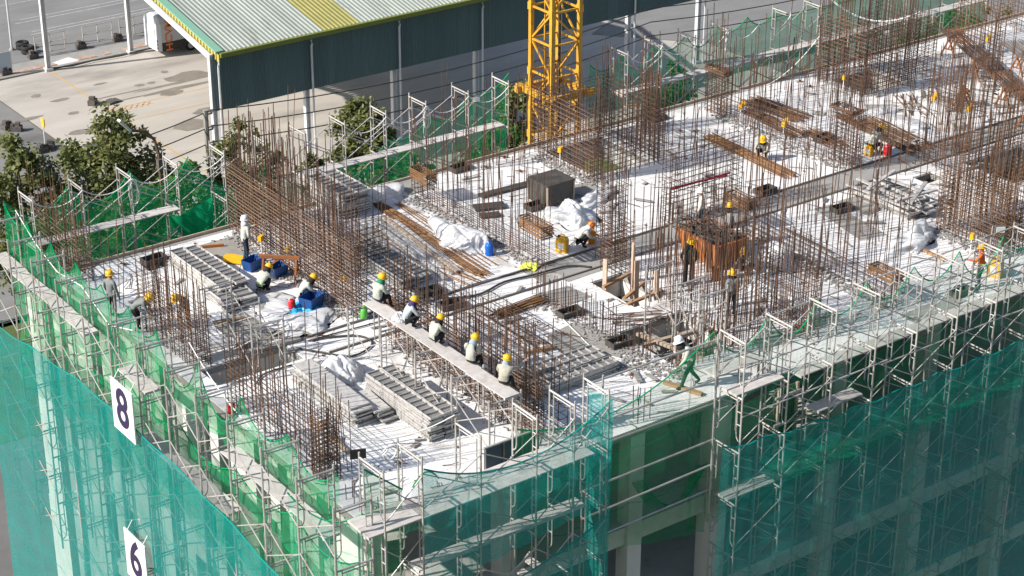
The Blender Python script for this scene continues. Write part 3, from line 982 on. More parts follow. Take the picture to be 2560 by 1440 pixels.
for x in (11.9, 13.6, 15.3, 17.0, 18.6, 20.4, 22.0, 23.8, 25.5):
    rod('standard', (x, -.5, -.9), (x + U(-.08, .08), -.48, U(1.6, 2.9)), .022, m_galv, t, 6)
BXs = [-.1, 1.6, 3.32, 5.0, 6.75, 8.4, 9.9, 11.5, 13.2, 14.9, 16.75, 18.55]
scaffold('tube frame scaffold along the back edge left of the crane mast', 'x', 19.5, 20.55, BXs, [2.2, .5, -1.2])
BX2 = [24.2, 25.9, 27.6, 29.3, 31.0, 32.7, 34.4, 36.1, 37.8, 39.5, 41.2, 42.9, 44.6]
scaffold('tube frame scaffold along the back edge right of the crane mast', 'x', 19.5, 20.55, BX2, [2.2, .5, -1.2], skip={(p, 2.2) for p in (31.0, 36.1, 37.8, 41.2)})
WYs = [7.95, 6.2, 4.45, 2.7, .95]
scaffold('low tube frame scaffold carrying the row of seated workers', 'y', 5.45, 4.4, WYs, [1.7])
scaffold('loose tube frames standing around the opening behind the left rebar', 'y', 2.6, 1.55, [11.6, 9.9, 8.5], [1.7])
scaffold('tube frames standing on the stairwell opening', 'y', 13.9, 12.85, [4.7, 3.3, 2.3], [1.9, .2, -1.5])

# planks
def plank(label, axis, x, y, z, group):
    me = plx if axis == 'x' else ply_
    return tag(put('scaffold_plank', me, None, (x + U(-.03, .03), y + U(-.02, .02), z + .04), U(-.015, .015)), label, 'plank', group)


n = 0
for i in range(4):
    plank(f'{ordinal(i)} grey walkway plank from the back on the upper left scaffold', 'y', -.9, LY[i] - .87 + 1.2, .0, 'upper left walkway planks')
plank('short walkway plank right above the white board numbered 8', 'y', -1.1, 12.1 - 1.6, .0, 'upper left walkway planks')
for i, y in enumerate([8.45, 6.7, 4.95]):
    plank(f'{ordinal(i)} plank of the lower left walkway, counted from the board numbered 8', 'y', -1.1, y + 1.0, -1.7, 'lower left walkway planks')
for i, y in enumerate([4.6, 2.85, 1.1]):
    plank(f'{ordinal(i)} plank of the upper left walkway, counted towards the near corner', 'y', -.95, y, -.0, 'near left walkway planks')
for i, x in enumerate([-.1, 1.45, 3.2, 5.0]):
    for j, y in enumerate([-.88, -1.38]):
        plank(f'{["inner", "outer"][j]} plank number {["one", "two", "three", "four"][i]} from the near corner on the front scaffold', 'x', x, y, .9, 'front walkway planks')
for i, x in enumerate([1.5, 3.2, 5.0]):
    plank(f'{ordinal(i)} lower plank behind the short teal net at the near corner', 'x', x, -1.1, -.8, 'front lower planks')
plank('pale plank near the bent white-helmet worker, outside the net', 'x', 11.85, -1.2, .9, 'front right planks')
plank('mesh plank resting above the slab edge behind the bent worker', 'x', 11.85, -.35, 1.1, 'front right planks')
plank('grey mesh plank hanging lower right of the black timber form', 'x', 15.2, -1.1, -.75, 'front right planks')
for i in range(6):
    plank(f'{ordinal(i)} edge plank along the front right of the deck, from the left', 'x', 15.2 + i * 1.72, -.32, .05, 'front edge planks')
plank('plank under the left end of the large teal front net', 'x', 11.85, -1.1, -2.5, 'front right lower planks')
for i, (a, z) in enumerate([(.75, .5), (2.5, .5), (4.2, .5), (10.8, .5), (12.4, .5), (14.1, .5), (15.8, .5), (17.6, .5)]):
    plank(f'{ordinal(i)} pale plank from the left on the back scaffold left of the mast', 'x', a, 19.9, z, 'back walkway planks')
    if i in (0, 1, 2):
        continue
for i, a in enumerate([25.0, 26.8, 28.4, 30.1, 31.9, 33.6, 35.3, 37.0, 38.7, 40.4, 42.1, 43.8]):
    plank(f'{ordinal(i)} pale plank from the mast on the back scaffold to its right', 'x', a, 19.9, .5, 'back right walkway planks')
for i in range(4):
    plank(f'{ordinal(i)} plank from the back under the seated workers', 'y', 5.15, 7.05 - 1.75 * i, 1.7, 'planks under the seated workers')
plank('perforated plank lying across the frames over the deck opening', 'x', 1.6, 10.6, .25, 'loose planks')

# pipe rails in the open bay of the front
t = thing('guard_rails', 'grey pipe rails spanning the open bay of the front behind the green net', 'railing', (7.0, -.6, -3.2))
for z in (2.35, 1.1, .35, -.9, -1.7, -2.5):
    rod('rail', (6.3, -.6 + U(-.05, .05), z), (10.95, -.6, z + U(-.05, .1)), .03, m_galv, t, 6)
for x in (6.9, 10.9):
    rod('post', (x, -.66, -3.2), (x, -.66, 2.5), .03, m_galv, t, 6)


# ================================================================ nets
def net(name, label, top, bottom, mat, nv=10, rip=.05, seed=0, hem=None, cat='net', drape=0.0):
    """a cloth between two lists of world points (same length)"""
    top, bottom = [V(p) for p in top], [V(p) for p in bottom]
    m = len(top)
    mb = MB()
    for i in range(m):
        d = (top[min(i + 1, m - 1)] - top[max(i - 1, 0)])
        nrm = V((-d.y, d.x, 0)).normalized()
        for j in range(nv + 1):
            f = j / nv
            p = top[i].lerp(bottom[i], f)
            a = noise.noise(V((i * .55 + seed * 7, f * 1.3 + seed, .3))) * rip * 2 + noise.noise(V((i * 1.7 + seed, f * 4, 2))) * rip
            p += nrm * (a + drape * math.sin(math.pi * f)) * (0.35 + .65 * min(1, 2 * f))
            mb.v.append(tuple(p))
    for i in range(m - 1):
        for j in range(nv):
            a = i * (nv + 1) + j
            mb.f.append((a, a + nv + 1, a + nv + 2, a + 1))
    t = thing(name, label, cat, bottom[0])
    o = mb.at_base('cloth', mat, bottom[0], t, True)
    o.location = (0, 0, 0)
    if hem:
        MB().tube([p for p in top], .022, 4).at_base('hem', hem, bottom[0], t).location = (0, 0, 0)
    return t


def scallop(p0, p1, nspan, s, per=8, var=.35, seed=0):
    rs = random.Random(seed)
    p0, p1 = V(p0), V(p1)
    out = []
    for k in range(nspan):
        a, b = p0.lerp(p1, k / nspan), p0.lerp(p1, (k + 1) / nspan)
        out += sag(a, b, s * rs.uniform(1 - var, 1 + var), per)[0 if k == 0 else 1:]
    return out


def hang(top, z, dx=0.0, dy=0.0):
    return [(p.x + dx, p.y + dy, z) for p in top]


# left side
tp = scallop((-.52, 20.9, 1.75), (-.52, 10.3, 1.5), 6, .55, seed=1)
net('safety_net', 'green net hung inside the left scaffold, back half', tp, hang(tp, -1.6), m_net, hem=m_nethem, seed=1, rip=.1)
tp = scallop((-.52, 10.3, 1.5), (-.5, .6, 1.5), 4, .95, seed=2)
net('safety_net', 'thin green net hung inside the left scaffold, near half', tp, hang(tp, -.4), m_net, hem=m_nethem, seed=2, rip=.1)
tp = scallop((-.46, 12.5, -1.3), (-.46, -.2, -.7), 4, .5, seed=3)
net('safety_net', 'bright green net bulging below the left deck edge', tp, hang(tp, -4.2, -.1), m_net, hem=m_nethem, seed=3, rip=.2)
tp = scallop((-.48, 20.9, -1.6), (-.48, 12.5, -1.6), 3, .2, seed=23)
net('safety_net', 'pale green net over the lower left wall near the back', tp, hang(tp, -4.6, -.1), m_net, hem=None, seed=23, rip=.15)
tp = [V((-1.78, 20.4 - i * .45, -1.85 + .95 * math.sin(i / 47 * math.pi) + .05 * math.sin(i * .9))) for i in range(48)]
net('shade_net', 'large turquoise net covering the lower left facade', tp, hang(tp, -13), m_teal, nv=20, seed=4, rip=.16, hem=m_tealhem)
# back edge
tp = scallop((-.6, 20.65, 1.9), (6.0, 20.65, 1.9), 3, .7, seed=5)
net('safety_net', 'green net on the back scaffold in front of the large tree', tp, hang(tp, -1.6), m_net, hem=m_nethem, seed=5, rip=.09)
tp = scallop((6.0, 20.65, 1.7), (12.2, 20.65, .2), 2, .8, seed=6)
net('safety_net', 'low sagging green net on the back scaffold behind the dense rebar wall', tp, hang(tp, -1.6), m_net, hem=m_nethem, seed=6, rip=.09)
tp = scallop((12.2, 20.65, .2), (19.4, 20.65, 2.1), 4, .45, seed=7)
net('safety_net', 'green net on the back scaffold climbing towards the mast', tp, hang(tp, -1.6), m_net, hem=m_nethem, seed=7, rip=.09)
tp = scallop((23.2, 20.65, 1.7), (33, 20.65, 2.1), 6, .6, seed=8)
net('safety_net', 'thin green net on the back scaffold right of the mast', tp, hang(tp, -1.7), m_netback, hem=m_nethem, seed=8, rip=.09)
tp = scallop((33, 20.65, 2.1), (46, 20.65, 2.0), 7, .55, seed=9)
net('safety_net', 'thin green net on the back scaffold at the upper right', tp, hang(tp, -1.7), m_netback, hem=m_nethem, seed=9, rip=.09)
tp = sag((4.6, 19.6, .4), (6.1, 19.3, .9), .15, 8)
net('safety_net', 'bunched green net gathered at the left end of the dense rebar wall', tp, [(5.3 + .1 * i, 19.4, -1.0) for i in range(9)], m_nethem, seed=10, rip=.2)
# front
tp = sag((.5, -1.8, 2.45), (6.3, -1.8, 2.5), .85, 24)
net('shade_net', 'short teal net hung on the near corner scaffold', tp, [(p.x, p.y, -1.05 + .75 * ((p.x - .5) / 5.8 - .3)) for p in tp], m_tealfront, nv=12, seed=11, rip=.07, hem=m_tealhem)
net('shade_net', 'teal net return at the right end of the near corner scaffold', [V((6.32, -1.8 + .12 * i, 2.5 - .02 * i)) for i in range(10)], [V((6.32, -1.8 + .12 * i, -8)) for i in range(10)], m_tealfront, nv=14, seed=12, rip=.05)
tp = sag((.5, -1.8, -1.9), (6.3, -1.8, -.95), .35, 24)
net('shade_net', 'lower teal net under the near corner walkway', tp, hang(tp, -11), m_tealfront, nv=14, seed=13, rip=.1, hem=m_tealhem)
tp = [V((-.55 + .12 * i, -.7 - .03 * i, 2.3 - .1 * i)) for i in range(9)]
net('safety_net', 'light green net wrapped round the near corner post', tp, [(p.x, p.y, -5.0) for p in tp], m_net, nv=14, seed=14, rip=.16, hem=m_nethem)
tp = sag((-.55, -.65, 1.0), (-1.7, 1.0, 1.2), .5, 10)
net('safety_net', 'pale net sagging across the near corner of the left scaffold', tp, hang(tp, -4.5), m_netthin, nv=12, seed=15, rip=.15, hem=m_nethem)
tp = sag((1.2, -.45, 1.9), (2.6, -.45, 2.5), .35, 8)
net('safety_net', 'small pale net tied to the post right of the black sign', [V((1.0 + .1 * i, -.5, 1.1 + .16 * i - .02 * i * i)) for i in range(9)], [V((.6 + .1 * i, -.4, -.3)) for i in range(9)], m_netthin, nv=8, seed=16, rip=.1, hem=m_nethem)
tp = sag((4.2, -.48, 1.7), (10.9, -.48, 2.5), .95, 26)
net('safety_net', 'green net sagging across the open bay below the bent worker', tp, [(p.x, p.y, -2.6 - .05 * i) for i, p in enumerate(tp)], m_netshade, nv=14, seed=17, rip=.1, hem=m_nethem)
tp = sag((8.6, -.42, -1.4), (10.9, -.5, -1.6), 1.1, 10)
net('safety_net', 'folded green net slumped on the ledge of the open bay', tp, [(p.x, p.y + .5, p.z - .35) for p in tp], m_net, nv=5, seed=18, rip=.1, hem=m_nethem)
tp = scallop((10.95, -.48, 2.45), (26.5, -.48, 2.2), 8, .75, seed=19)
net('safety_net', 'very thin green net along the front right edge of the deck', tp, hang(tp, .0, 0, -.02), m_netthin, nv=10, seed=19, rip=.1, hem=m_nethem)
tp = scallop((10.95, -.45, .0), (30, -.45, -.05), 8, .1, seed=20)
net('safety_net', 'shaded green net hanging below the front right deck edge', tp, hang(tp, -3.6, 0, -.05), m_netshade, nv=10, seed=20, rip=.16)
tp = [V((10.2 + i * .5, -1.8, -.25 - .35 * min(1, i / 8) - .18 * abs(math.sin(i * .92)) + .0 * i)) for i in range(38)]
net('shade_net', 'large shaded teal net covering the lower front on the right', tp, hang(tp, -14), m_tealfront, nv=20, seed=21, rip=.13, hem=m_tealhem)

tp = [V((12.8 + i * .6, -1.7, -2.35 + .05 * math.sin(i))) for i in range(26)]
net('safety_net', 'flat green catch net stretched inside the large teal front net', tp, [(p.x, -.55, -2.15 - .08 * math.sin(i * .8)) for i, p in enumerate(tp)], m_net, nv=6, seed=31, rip=.04)
# ropes
def rope(label, pts, r=.018, mat=None):
    return tag(MB().tube(pts, r, 4).at_base('rope', mat or m_rope, pts[0]), label, 'rope', 'ropes on the scaffolds')


def coil(c, rx, rz, n, axis='x'):
    pts = []
    for i in range(n * 12 + 1):
        a = i / 12 * 2 * math.pi
        k = 1 + .15 * math.sin(i * 1.3)
        pts.append(V(c) + V((math.sin(a) * rx * k, .04 * math.sin(a * .5), math.cos(a) * rz * k - rz)))
    return pts


rope('white rope sagging along the left end of the back scaffold', [p for a, b in zip(BXs[:4], BXs[1:5]) for p in sag((a, 19.48, 2.15), (b, 19.48, 2.15), .35)])
rope('white rope looping along the back scaffold towards the mast', [p for a, b in zip(BXs[7:-1], BXs[8:]) for p in sag((a, 19.48, 2.1), (b, 19.48, 2.1), .4)])
rope('white rope looping along the back scaffold right of the mast', [p for a, b in zip(BX2[:5], BX2[1:6]) for p in sag((a, 19.48, 2.2), (b, 19.48, 2.2), .5)])
rope('coiled white rope hanging from the fourth back frame at the left', coil((3.35, 19.45, 2.1), .16, .45, 4))
rope('coiled white rope hanging on the back scaffold behind the seated row', coil((14.9, 19.45, 2.1), .12, .4, 3))
rope('coiled white rope hanging on the back scaffold near the upper middle', coil((29.3, 19.45, 2.2), .12, .45, 3))
rope('white rope running down the left scaffold from the back corner', [V((-.5, 20, 1.8)), V((-.55, 18.5, 1.2)), V((-.55, 17, .8)), V((-.55, 15.2, 1.0)), V((-.55, 13.4, .4)), V((-.55, 11.8, .9))])
rope('white rope along the thin net by the near left rebar wall', sag((-.45, 8.4, 1.9), (-.45, 3.2, .8), .5, 12))
rope('white rope crossing above the near stacked panels', sag((-.3, .2, 2.6), (2.3, -.5, 2.75), .25, 10))
rope('knotted white rope on the frame beside the black sign', coil((.4, -.5, 2.5), .22, .18, 2))
rope('white rope drooping from the big core down to the deck', sag((32.4, 17.5, 1.9), (28.5, 18.0, .3), .7, 12))
rope('white rope bundle looped across the tall rebar core', sag((33.1, 18.6, 3.6), (35.6, 15.2, 2.9), .9, 14), .035)
rope('white cord stretched over the bars towards the right edge', sag((30.5, 12.0, 1.0), (35.5, 7.0, 1.3), .3, 14))
# ================================================================ rebar
RB = 'rebar cages on the deck'


def cage(label, x0, y0, x1, y1, th=.24, hc=2.2, hv=(3.0, 4.0), sp=.22, hs=.17, z=0.0, tilt=.015, mat=None, hmat=None, hr=.0095, name='rebar_wall', keep=1.0, lay=2, ext=.04):
    mat = mat or m_rebar
    hmat = hmat or mat
    t = thing(name, label, 'rebar', (x0, y0, z), RB)
    a, b = V((x0, y0, z)), V((x1, y1, z))
    d = b - a
    L = d.length
    d.normalize()
    nr = V((-d.y, d.x, 0))
    n_ = max(2, int(L / sp))
    for s in ((-1, 1) if lay == 2 else (0,)):
        for i in range(n_ + 1):
            if random.random() > keep:
                continue
            p = a + d * (L * i / n_ + U(-.05, .05)) + nr * (s * th / 2 + U(-.02, .02)) - V((0, 0, .15))
            h = U(*hv) * (U(.72, 1.0) if random.random() < .3 else 1.0)
            tilt_ = tilt * (3.0 if random.random() < .12 else 1.3)
            q = p + V((U(-1, 1) * tilt_ * h, U(-1, 1) * tilt_ * h, h))
            rod('vertical_bar', p, q, U(.012, .0155), mat, t)
        for k in range(int(hc / hs)):
            e0, e1 = U(-ext, ext), U(-ext, ext)
            zz = .12 + k * hs + U(-.015, .015)
            o_ = nr * (s * (th / 2 + .02))
            rod('horizontal_bar', a + d * e0 + o_ + V((0, 0, zz)), b + d * e1 + o_ + V((0, 0, zz + U(-.02, .02))), hr, hmat, t)
    if lay == 2:
        for e in (a, b, a + d * min(.35, L * .2), b - d * min(.35, L * .2)):
            for k in range(int(hc / hs)):
                zz = .1 + k * hs
                rod('tie', e - nr * (th / 2 + .03) + V((0, 0, zz)), e + nr * (th / 2 + .03) + V((0, 0, zz + .01)), .009, mat, t)
    return t


def stirrups(label, x, y, z, lx, ly, n_=9, mat=None, rz=0.0, dz=.038):
    t = thing('stirrup_stack', label, 'stirrups', (x, y, z), 'stirrup stacks on the bars', rz)
    mb = MB()
    k = [(-lx / 2, -ly / 2, 0), (lx / 2, -ly / 2, 0), (lx / 2, ly / 2, 0), (-lx / 2, ly / 2, 0)]
    for i in range(4):
        mb.beam(k[i], k[(i + 1) % 4], .022, .02)
    me = mb.mesh('stirrup', mat or m_rustlt)
    for i in range(n_):
        put('stirrup', me, t, (U(-.03, .03), U(-.03, .03), i * dz), U(-.05, .05))
    return t


cage('dense rebar wall running from the back edge, hooded worker in front', 6.35, 18.3, 6.2, 10.1, .3, 2.6, (3.2, 5.0), .2, .125, mat=m_rebar, hmat=m_tiebar, hr=.0135)
cage('second rebar wall close behind the dense wall at the back', 7.7, 18.4, 7.5, 13.2, .3, 2.3, (3.0, 4.6), .3, .18)
cage('short rebar return across the back end of the dense wall', 6.5, 18.2, 8.2, 18.2, .25, 2.3, (3.0, 4.6), .24, .2)
cage('rebar return wall right behind the dense wall', 7.0, 13.0, 8.9, 13.0, .25, 1.9, (2.2, 3.6), .25, .2)
cage('rebar wall rising behind the row of seated workers', 6.1, 8.3, 6.1, 1.0, .26, 1.9, (2.6, 3.7), .21, .115, hmat=m_tiebar, hr=.012)
cage('second line of thin bars just right of the seated workers', 6.75, 8.6, 6.75, .8, .2, 1.2, (2.2, 3.6), .34, .24, keep=.8)
cage('low rebar wall with tall bars left of the black form box', 12.8, 17.1, 12.95, 9.8, .28, .85, (2.6, 4.6), .25, .17, tilt=.03)
stirrups('rust orange stirrup stack on the low wall, end by the back edge', 12.8, 16.6, .75, .42, 1.0, 11)
stirrups('rust orange stirrup stack on the low wall, end near the blue bottle', 12.97, 10.35, 1.0, .42, 1.25, 12)
cage('dark column cage standing left of the timbered opening', 14.25, 8.3, 15.1, 8.3, .6, 1.75, (3.0, 4.0), .14, .14, name='rebar_column')
cage('thin taller column cage right behind the dark one', 14.7, 9.2, 15.6, 9.2, .4, 2.6, (3.2, 4.2), .2, .2, name='rebar_column')
cage('row of short starter bars left of the timbered opening', 11.5, 8.4, 11.5, 2.9, .22, .2, (.95, 1.35), .2, .3, name='starter_bars', tilt=.02)
cage('row of starter bars along the front side of the stairwell', 11.7, 2.0, 14.3, 2.0, .3, .2, (1.2, 1.8), .2, .3, name='starter_bars', tilt=.02)
cage('tall bars along the right side of the stairwell', 14.35, 6.3, 14.35, 1.7, .3, .25, (2.2, 3.4), .2, .3, name='starter_bars', tilt=.02)
cage('forest of tall bars between stairwell and orange bin', 15.6, 7.6, 15.5, 1.9, .35, .2, (2.8, 3.9), .24, .3, name='starter_bars', tilt=.025)
cage('tall rebar wall right of the standing workers near the stairwell', 16.3, 3.4, 16.3, 1.0, .3, 2.4, (2.7, 3.6), .18, .17)
cage('tall bars across the front of the orange bin', 16.2, 5.4, 18.6, 5.4, .25, .15, (3.0, 4.0), .28, .3, name='starter_bars', tilt=.02)
cage('long low rebar wall from the corridor to the front edge, right of the bin', 20.2, 8.5, 20.0, 1.1, .28, .95, (2.8, 4.6), .24, .17, tilt=.035)
stirrups('brown stirrup stack at the corridor end of the long low wall', 20.2, 8.6, .75, .42, 1.1, 10, m_rust)
stirrups('rust stirrup stack at the front end of the long low wall', 20.0, 1.75, .8, .42, 1.1, 8)
cage('square mesh rebar wall carrying a red pipe beyond the corridor', 18.3, 10.25, 21.6, 10.25, .35, 2.6, (2.7, 3.1), .2, .2, tilt=.008, hmat=m_tiebar)
# lift core beyond
cage('left wall of the rebar core in front of the mast', 18.8, 18.2, 18.7, 14.4, .3, 2.6, (2.9, 4.2), .2, .17, hr=.011, hmat=m_tiebar)
cage('front wall of the rebar core in front of the mast', 18.7, 14.5, 21.8, 14.6, .3, 2.5, (2.8, 4.0), .22, .18, hmat=m_tiebar)
cage('right wall of the rebar core in front of the mast', 21.8, 14.6, 21.9, 18.1, .3, 2.5, (2.8, 4.0), .22, .18)
cage('back wall of the rebar core in front of the mast', 18.9, 18.0, 21.9, 18.0, .3, 2.5, (2.8, 4.2), .28, .24)
cage('column cage at the right corner of the core', 23.0, 17.2, 23.6, 17.2, .5, 2.4, (3.0, 4.2), .16, .16, name='rebar_column')
cage('long rebar wall at the back right with bundles lying beside it', 26.7, 17.2, 27.0, 9.9, .3, .9, (2.8, 4.7), .24, .18, tilt=.035)
cage('taller cage closing the front end of the back right wall', 26.95, 11.1, 27.0, 9.8, .34, 2.1, (2.6, 4.4), .18, .16, name='rebar_column')
cage('cage closing the rear end of the back right wall', 26.7, 17.6, 26.7, 16.5, .34, 1.7, (2.6, 4.4), .18, .16, name='rebar_column')
stirrups('brown stirrup ring stack on the rear end of the back right wall', 26.7, 17.1, 1.65, .45, 1.1, 6, m_rust)
stirrups('brown stirrup ring stack on the front end of the back right wall', 26.95, 10.6, 2.05, .45, 1.1, 4, m_rust)
# second core, upper right
cage('left wall of the tall rebar core at the upper right', 32.6, 17.7, 32.7, 15.1, .3, 2.9, (3.6, 4.6), .18, .17, hr=.011, hmat=m_tiebar)
cage('front wall of the tall rebar core at the upper right', 32.7, 15.1, 35.3, 15.1, .3, 2.8, (3.4, 4.6), .2, .18, hmat=m_tiebar)
cage('right wall of the tall rebar core at the upper right', 35.3, 15.1, 35.4, 17.6, .3, 2.9, (3.6, 4.6), .2, .18)
cage('back wall of the tall rebar core at the upper right', 32.7, 17.6, 35.3, 17.6, .3, 2.6, (3.4, 4.6), .26, .24)
cage('orange brown column cage right of the tall core', 36.2, 15.6, 36.8, 15.6, .6, 2.4, (2.6, 3.6), .16, .15, name='rebar_column', mat=m_rust)
cage('rusty wall cage at the upper right corner by the back edge', 41.0, 18.0, 40.6, 15.2, .35, 2.4, (2.8, 3.8), .2, .17, mat=m_rust)
cage('rusty wall cage at the far upper right', 44.2, 18.0, 43.8, 15.0, .35, 2.2, (2.6, 3.8), .22, .19, mat=m_rust)
cage('column cage under the long bars on trestles', 37.0, 12.9, 37.5, 12.5, .5, 1.7, (2.2, 3.2), .16, .16, name='rebar_column')
cage('low cage standing left of the trestles', 34.4, 13.4, 34.4, 11.6, .4, 1.2, (2.0, 3.4), .2, .17)
cage('tall thin bars standing in the right middle of the corridor', 29.6, 9.2, 29.3, 5.2, .3, .5, (2.8, 4.4), .22, .25, tilt=.03, name='starter_bars')
cage('thick bunch of rusty bars at the right middle', 31.2, 9.6, 31.2, 8.6, .5, .4, (3.0, 4.6), .14, .2, tilt=.025, name='starter_bars', mat=m_rust)
cage('rusty mesh wall around the dark opening at the right edge', 30.4, 7.95, 33.6, 7.95, .25, 1.0, (2.2, 3.6), .22, .15, mat=m_rust)
cage('rusty mesh wall in front of the dark opening at the right edge', 30.4, 5.5, 33.6, 5.5, .25, 1.0, (2.0, 3.4), .22, .16, mat=m_rust)
# third core, right
cage('left wall of the rusty core at the right edge', 25.5, 4.5, 25.5, 1.7, .3, 2.1, (2.4, 3.2), .16, .15, mat=m_rust, hr=.012, hmat=m_tiebar)
cage('back wall of the rusty core at the right edge', 25.5, 4.5, 29.2, 4.5, .3, 1.9, (2.2, 3.4), .2, .16, mat=m_rust)
cage('front wall of the rusty core at the right edge', 25.6, 1.7, 29.2, 1.7, .3, 1.8, (2.0, 3.0), .2, .17, mat=m_rust)
cage('inner cross wall of the rusty core at the right edge', 27.4, 4.5, 27.4, 1.7, .3, 1.8, (2.0, 3.0), .22, .18, mat=m_rust)
# left front
cage('rebar wall close to the left edge near the front corner', .55, 7.9, .5, 2.6, .36, 1.75, (2.1, 3.2), .24, .16)
cage('near end cage of the left wall', .5, 3.2, .5, 2.5, .46, 1.85, (2.0, 2.4), .14, .13, name='rebar_column')
cage('dense rebar wall at the left between helmets and stacked panels', .75, 13.6, .75, 10.0, .5, 1.95, (2.5, 3.4), .18, .14, hmat=m_tiebar)
cage('rebar wall at the back left corner behind the left scaffold', .55, 20.6, .55, 17.3, .4, 2.3, (2.6, 4.4), .2, .16, z=-.6, mat=m_rust, hmat=m_tiebar)
cage('thin standing bars at the deck opening', 2.0, 8.6, 3.8, 8.6, .2, .2, (1.1, 2.2), .36, .4, name='starter_bars', tilt=.04, lay=1)
cage('few starter bars poking up at the near left corner', .4, 1.5, .4, -.0, .2, .2, (.5, 1.0), .3, .4, name='starter_bars', lay=2)
cage('cluster of starter bars by the open bay edge', 8.9, .35, 9.3, .35, .25, .2, (.8, 1.3), .15, .4, name='starter_bars')
cage('cluster of starter bars near the front edge on the right', 13.2, .2, 13.9, .2, .25, .2, (.9, 1.5), .16, .4, name='starter_bars')
cage('loose thicket of tall bars left of the skip', 15.0, 7.9, 16.9, 4.4, .8, .0, (2.2, 4.2), .2, .3, name='starter_bars', tilt=.035, keep=.5)
cage('loose thicket of tall bars in front of the skip', 16.6, 6.1, 19.2, 3.6, .9, .0, (2.2, 4.0), .22, .3, name='starter_bars', tilt=.035, keep=.5)
cage('tall irregular bars right of the stairwell', 14.9, 1.9, 17.4, 1.2, .7, .0, (2.0, 3.6), .18, .3, name='starter_bars', tilt=.035, keep=.5)
cage('thicket of tall thin bars on the middle right deck', 22.4, 8.5, 23.8, 4.2, .9, .0, (2.2, 4.6), .3, .3, name='starter_bars', tilt=.05, keep=.75)
cage('thicket of tall thin bars beyond the messy right stack', 27.6, 9.6, 29.4, 7.8, 1.1, .0, (2.4, 4.6), .18, .3, name='starter_bars', tilt=.04, keep=.5)
cage('thicket of thin bars before the bed of bars', 28.6, 11.6, 31.5, 9.9, .8, .0, (2.2, 4.2), .24, .3, name='starter_bars', tilt=.04, keep=.75)
cage('thicket of rusty bars at the far right middle', 32.5, 11.0, 36.0, 9.9, 1.0, .0, (2.2, 4.4), .2, .3, name='starter_bars', tilt=.04, keep=.8, mat=m_rust)
cage('thin irregular bars behind the back right wall', 29.8, 17.8, 31.6, 15.8, .8, .0, (2.2, 4.2), .26, .3, name='starter_bars', tilt=.04, keep=.75)
cage('thin irregular bars between the mesh wall and the core', 22.6, 16.2, 23.2, 13.2, .7, .0, (2.0, 3.8), .26, .3, name='starter_bars', tilt=.04, keep=.75)
cage('bars standing along the back edge right of the stirrup stack', 14.0, 17.9, 18.2, 17.9, .3, .0, (2.0, 4.0), .34, .3, name='starter_bars', tilt=.05, keep=.75)
# lone leaning bars
for i, (px, py, h, dx) in enumerate([(300, 770, 3.4, .2), (850, 1160, 2.4, -.3), (870, 1180, 2.3, -.2), (830, 1150, 1.9, .15), (1230, 1060, 2.2, -.2), (1250, 1060, 2.3, -.35), (275, 790, 3.0, -.1), (1995, 820, 2.6, .3), (1980, 800, 2.8, -.2), (2030, 790, 2.4, .35),
                                     (1350, 400, 3.4, -.3), (1100, 320, 2.6, .2), (640, 545, 4.2, -.3), (720, 520, 4.4, .3), (1300, 410, 3.6, .3)]):
    c = at(px, py)
    t = thing('loose_bars', f'pair of thin leaning bars, {ordinal(i)} from the left among the lone ones' if 0 else ['pair of thin bars by the left scaffold, left of the dense left wall', 'leaning bars in front of the near end cage', 'leaning bars right of the near end cage', 'short leaning bars left of the black sign',
              'leaning bars by the dark blue panel', 'second leaning pair by the dark blue panel', 'thin bars behind the helmet at the left edge', 'leaning bars in the white deck right of the stairwell', 'second leaning pair right of the stairwell', 'third leaning pair right of the stairwell',
              'leaning bars left of the core in front of the mast', 'thin leaning bars near the back edge planks', 'long thin bars above the dense wall, left pair', 'long thin bars above the dense wall, right pair', 'leaning pair near the back edge left of the mast'][i], 'rebar', c, 'lone leaning bars')
    for k in range(2):
        rod('bar', c + V((k * .12, 0, 0)), c + V((k * .25 + dx, dx * .4, h * U(.9, 1.05))), .012, m_rebar, t)


# rebar lying in bundles
def bundle(label, a, b, wd, n_, mat, z0=.03, layers=2, spread=.1, name='rebar_bundle'):
    a, b = V((*a[:2], 0)), V((*b[:2], 0))
    t = thing(name, label, 'rebar', (a.x, a.y, z0), 'rebar bundles on the deck')
    d = (b - a).normalized()
    s = V((-d.y, d.x, 0))
    for j in range(layers):
        for i in range(n_):
            o_ = s * ((i / max(1, n_ - 1) - .5) * wd)
            o2 = o_ * U(1 - spread, 1 + spread) + s * U(-spread, spread) * 1.3
            zz = V((0, 0, z0 + j * .045 + U(0, .015)))
            rod('bar', a + o_ + zz + d * U(-.2, .2), b + o2 + zz + d * U(-.25, .25), .016, mat, t)
    return t


bundle('long rust brown bundle of bars reaching across the deck left of the blue bottle', (11.3, 17.3), (11.0, 10.5), .34, 9, m_rustlt, spread=.16)
bundle('splayed thinner bars beside the long rust bundle', (11.9, 16.9), (11.7, 11.0), .22, 5, m_rustlt, spread=.35, layers=1)
bundle('tan bundle of bars beside the squatting worker in the upper middle', (24.7, 15.2), (24.5, 10.8), .5, 11, m_rustlt, layers=3)
bundle('wide dark bed of bars beside the sitting worker with red jug', (30.7, 14.1), (30.2, 9.7), 1.3, 17, m_rust, layers=2)
bundle('brown bundle lying beyond the back right wall', (28.6, 17.3), (28.9, 14.6), .9, 10, m_rust, layers=3)
bundle('thin brown bundle leaning along the back right wall', (27.8, 16.6), (27.5, 13.4), .6, 8, m_rust, layers=2)
bundle('small brown bundle at the foot of the back right wall', (28.2, 13.6), (28.0, 11.8), .6, 8, m_rust, layers=2)
